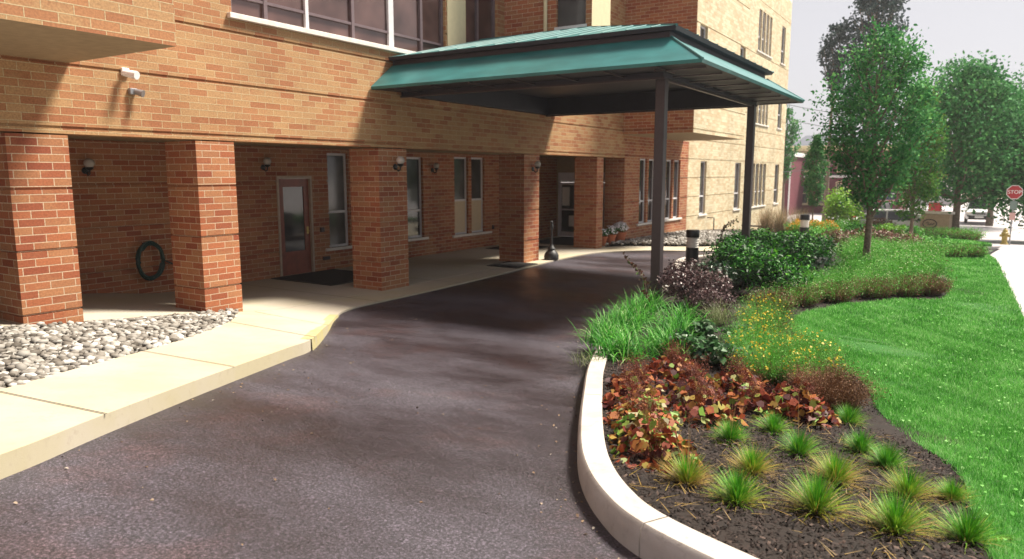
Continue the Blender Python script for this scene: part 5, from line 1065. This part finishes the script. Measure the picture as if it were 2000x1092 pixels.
# cars
def car(x, y, rz, paint, label, L=4.4, W=1.78, H=1.45, suv=False, z=None):
    t = empty('parked_car', (x, y, ztf(y) if z is None else z), rz, label=label, cat='car', group='parked cars')
    hw = W / 2; belt = .92 if not suv else 1.02; zb_ = .22 if not suv else .3
    def sec(xx, top, k, zb2=None): b = zb2 or zb_; return [(xx, -hw * k * .93, b), (xx, -hw * k, b + .18), (xx, -hw * k, top - .2), (xx, -hw * k * .94, top - .05), (xx, -hw * k * .7, top), (xx, hw * k * .7, top), (xx, hw * k * .94, top - .05), (xx, hw * k, top - .2), (xx, hw * k, b + .18), (xx, hw * k * .93, b)]
    l = L / 2; fr = .68 if not suv else .85
    mb = MB(); mb.loft([sec(-l, belt - .25, .82, zb_ + .12), sec(-l + .08, belt - .03, .93), sec(-l + .5, belt + .02, .99), sec(-.4, belt, 1), sec(l * .4, belt - .02, 1), sec(l - .5, fr + .12, .97), sec(l - .1, fr, .9), sec(l, fr - .15, .78, zb_ + .12)]); mb.build('body', paint, t, True)
    r0, r1, r2, r3 = (-l + .35, -l + 1.0, .35, l * .5) if not suv else (-l + .1, -l + .45, .6, l * .52)
    def rs(xx, z_, k): return [(xx, -hw * k, z_), (xx, hw * k, z_)]
    b = belt - .03; c1 = [(r0, -hw * .9, b), (r3, -hw * .9, b), (r3, hw * .9, b), (r0, hw * .9, b)]; c2 = [(r1, -hw * .72, H - .05), (r2, -hw * .72, H - .05), (r2, hw * .72, H - .05), (r1, hw * .72, H - .05)]
    mb = MB(); mb.loft([c1, c2]); mb.build('windows', M['glass'], t)
    mb = MB(); mb.box(r1 - .06, r2 + .08, -hw * .74, hw * .74, H - .055, H, .02)
    for s in (-1, 1):
        for p, q_ in ((0, 0), (1, 1)):
            A = Vector(c1[0 if p == 0 else 1]); B = Vector(c2[0 if p == 0 else 1]); A.y = abs(A.y) * s * 1.005; B.y = abs(B.y) * s * 1.01; mb.tube([A, B], .04, 5)
        mb.tube([((r1 + r2) / 2 - .1, s * hw * .905, b), ((r1 + r2) / 2 - .1, s * hw * .73, H - .04)], .035, 5)
    mb.build('roof', paint, t)
    for i, (a, s) in enumerate([(-l + .85, -1), (-l + .85, 1), (l - .85, -1), (l - .85, 1)]):
        wh = empty('wheel', (a, s * (hw - .1), .33)); wh.parent = t
        m1 = MB(); m1.lathe([(.2, -.1), (.31, -.1), (.335, -.07), (.335, .07), (.31, .1), (.2, .1)], (0, 0, 0), 18); m1.v = [(p[0], p[2], p[1]) for p in m1.v]; m1.build('tyre', M['tyre'], wh, True)
        m1 = MB(); m1.lathe([(.02, -.105), (.2, -.095), (.2, .095), (.02, .105)], (0, 0, 0), 14); m1.v = [(p[0], p[2], p[1]) for p in m1.v]; m1.build('rim', M['grey'], wh, True)
    for s in (-1, 1):
        m1 = MB(); m1.box(l - .16, l - .005, s * hw * .68 - .18, s * hw * .68 + .18, fr - .2, fr - .04, .02); m1.build('headlight', M['lens'], t)
        m1 = MB(); m1.box(-l - .01, -l + .18, s * hw * .72 - .16, s * hw * .72 + .16, belt - .28, belt - .1, .02); m1.build('tail_light', M['tail'], t)
        m1 = MB(); m1.box(r3 - .45, r3 - .28, s * (hw + .1) - .09, s * (hw + .1) + .09, belt, belt + .13, .02); m1.build('mirror', paint, t)
    m1 = MB(); m1.box(l - .1, l + .03, -hw * .72, hw * .72, zb_, zb_ + .26, .02); m1.box(-l - .03, -l + .12, -hw * .8, hw * .8, zb_, zb_ + .22, .02); m1.box(l - .06, l + .015, -.38, .38, fr - .2, fr - .1, .01); m1.build('bumper', M['plastic_dark'], t)
    m1 = MB(); m1.box(-l - .035, -l - .02, -.26, .26, .62, .74); m1.box(l + .03, l + .04, -.26, .26, .42, .54); m1.build('number_plate', M['white'], t)
    return t
car(.31, 62, R(-90), M['carw'], 'white car seen head-on, far along the street', W=1.75, H=1.7, suv=True)
car(-5.2, 50, R(84), M['card'], 'dark estate car seen from behind beside the tree trunk', L=4.6, W=1.85, H=1.7, suv=True)
car(-3.2, 41.5, R(4), M['carw'], 'white car parked side-on behind the yellow-green hedge', H=1.35)
# overhead cables
def cable(a, b, sag, label):
    mb = MB(); P = [Vector(a).lerp(Vector(b), i / 14) - Vector((0, 0, sag * 4 * (i / 14) * (1 - i / 14))) for i in range(15)]; o = mb.tube(P, .018, 5).build('overhead_cable', M['plastic_dark'], label=label, cat='cable', group='overhead cables')
cable((XF, 45.2, 2.4), (hx0 + 5, HY_ - .1, 3.8), .3, 'black cable from the tan building corner to the maroon house wall')
cable((XF, 45.2, 5.5), (hx0 + 9, HY_ - .1, 6.2), .5, 'upper thin cable crossing to the maroon house roof')
cable((XF, 45.2, 6.3), (hx0 + 12, HY_ + 4, 7.2), .5, 'highest thin cable crossing behind the upright tree')

# trees across the street, only seen mirrored in the glass
src_ = [o for o in bpy.data.objects if o.name.startswith('street_tree') and o.get('label', '').startswith('broad street tree cut')][0]
for x, y, lab in [(12, 8, 'broad street tree across the road mirrored in the door glass'), (13, 20, 'broad street tree across the road mirrored in the porch windows'), (12, -4, 'broad street tree behind the photographer across the road')]:
    c = copy_tree(src_); c.location = (x, y, ztf(y)); c['label'] = lab
# grit and tiny litter on the drive
DR = [(p[0] + .05, p[1]) for p in WEDGEC if p[1] < 20] + [(-6.3, 20)] + [p for p in KERBC[::-1] if p[1] < 19] + [(1, 1), (-3, 1)]
Q = scatter(DR, 9000); e_ = np.array(KERBC); w_e = np.array(WEDGEC)
dk = np.minimum(np.sqrt(((Q[:, None] - e_[None]) ** 2).sum(-1)).min(1), np.sqrt(((Q[:, None] - w_e[None]) ** 2).sum(-1)).min(1) * 1.4)
Q = Q[rng.uniform(0, 1, len(Q)) < np.exp(-dk / .16) + .03]; n = len(Q); P = np.column_stack([Q, zt(Q[:, 1]) + .0015])
V, F, r = leaves(P, randdir(n, 3), rng.uniform(.008, .03, n), np.clip(rng.normal(.5, .3, n), 0, 1), .7); npmesh('litter', V, F, r, leafmat('dry litter', [(.03, .02, .015), (.10, .06, .04), (.22, .15, .09), (.30, .26, .22)], .9, 0), label='fine grit and dry leaf crumbs lying along the kerbs', cat='litter', kind='stuff')
mb = MB(); mb.box(-45, 30, -8, 165, -3.5, 19)
hzm = bpy.data.materials.new('haze'); hzm.use_nodes = True; nt = hzm.node_tree; nt.nodes.clear()
ou = nt.nodes.new('ShaderNodeOutputMaterial'); pv = nt.nodes.new('ShaderNodeVolumePrincipled'); pv.inputs['Color'].default_value = (.93, .93, .96, 1); pv.inputs['Density'].default_value = .0007; pv.inputs['Anisotropy'].default_value = .3
nt.links.new(pv.outputs[0], ou.inputs['Volume'])
o = mb.build('haze', hzm, kind='stuff', label='thin bright haze in the street air', cat='haze')

NT = scatter([(-1.9, 3.4), (.1, 3.4), (.1, 5.2), (-.6, 6.6), (-1.9, 6.2)], 320); NT = NT[inpoly(NT, BED)]; n = len(NT); B = np.column_stack([NT, [bedz(a, b) + .02 for a, b in NT]])
V, F, r = blades(B, rng.uniform(0, 6.28, n), rng.uniform(1.3, 1.6, n), rng.uniform(.05, .16, n), np.full(n, .004), rng.uniform(-.1, .15, n), rng.uniform(.7, 1, n), 2)
npmesh('dead_blades', V, F, r, G_TUFT, label='dry grass blades fallen between the tufts', cat='litter', kind='stuff')
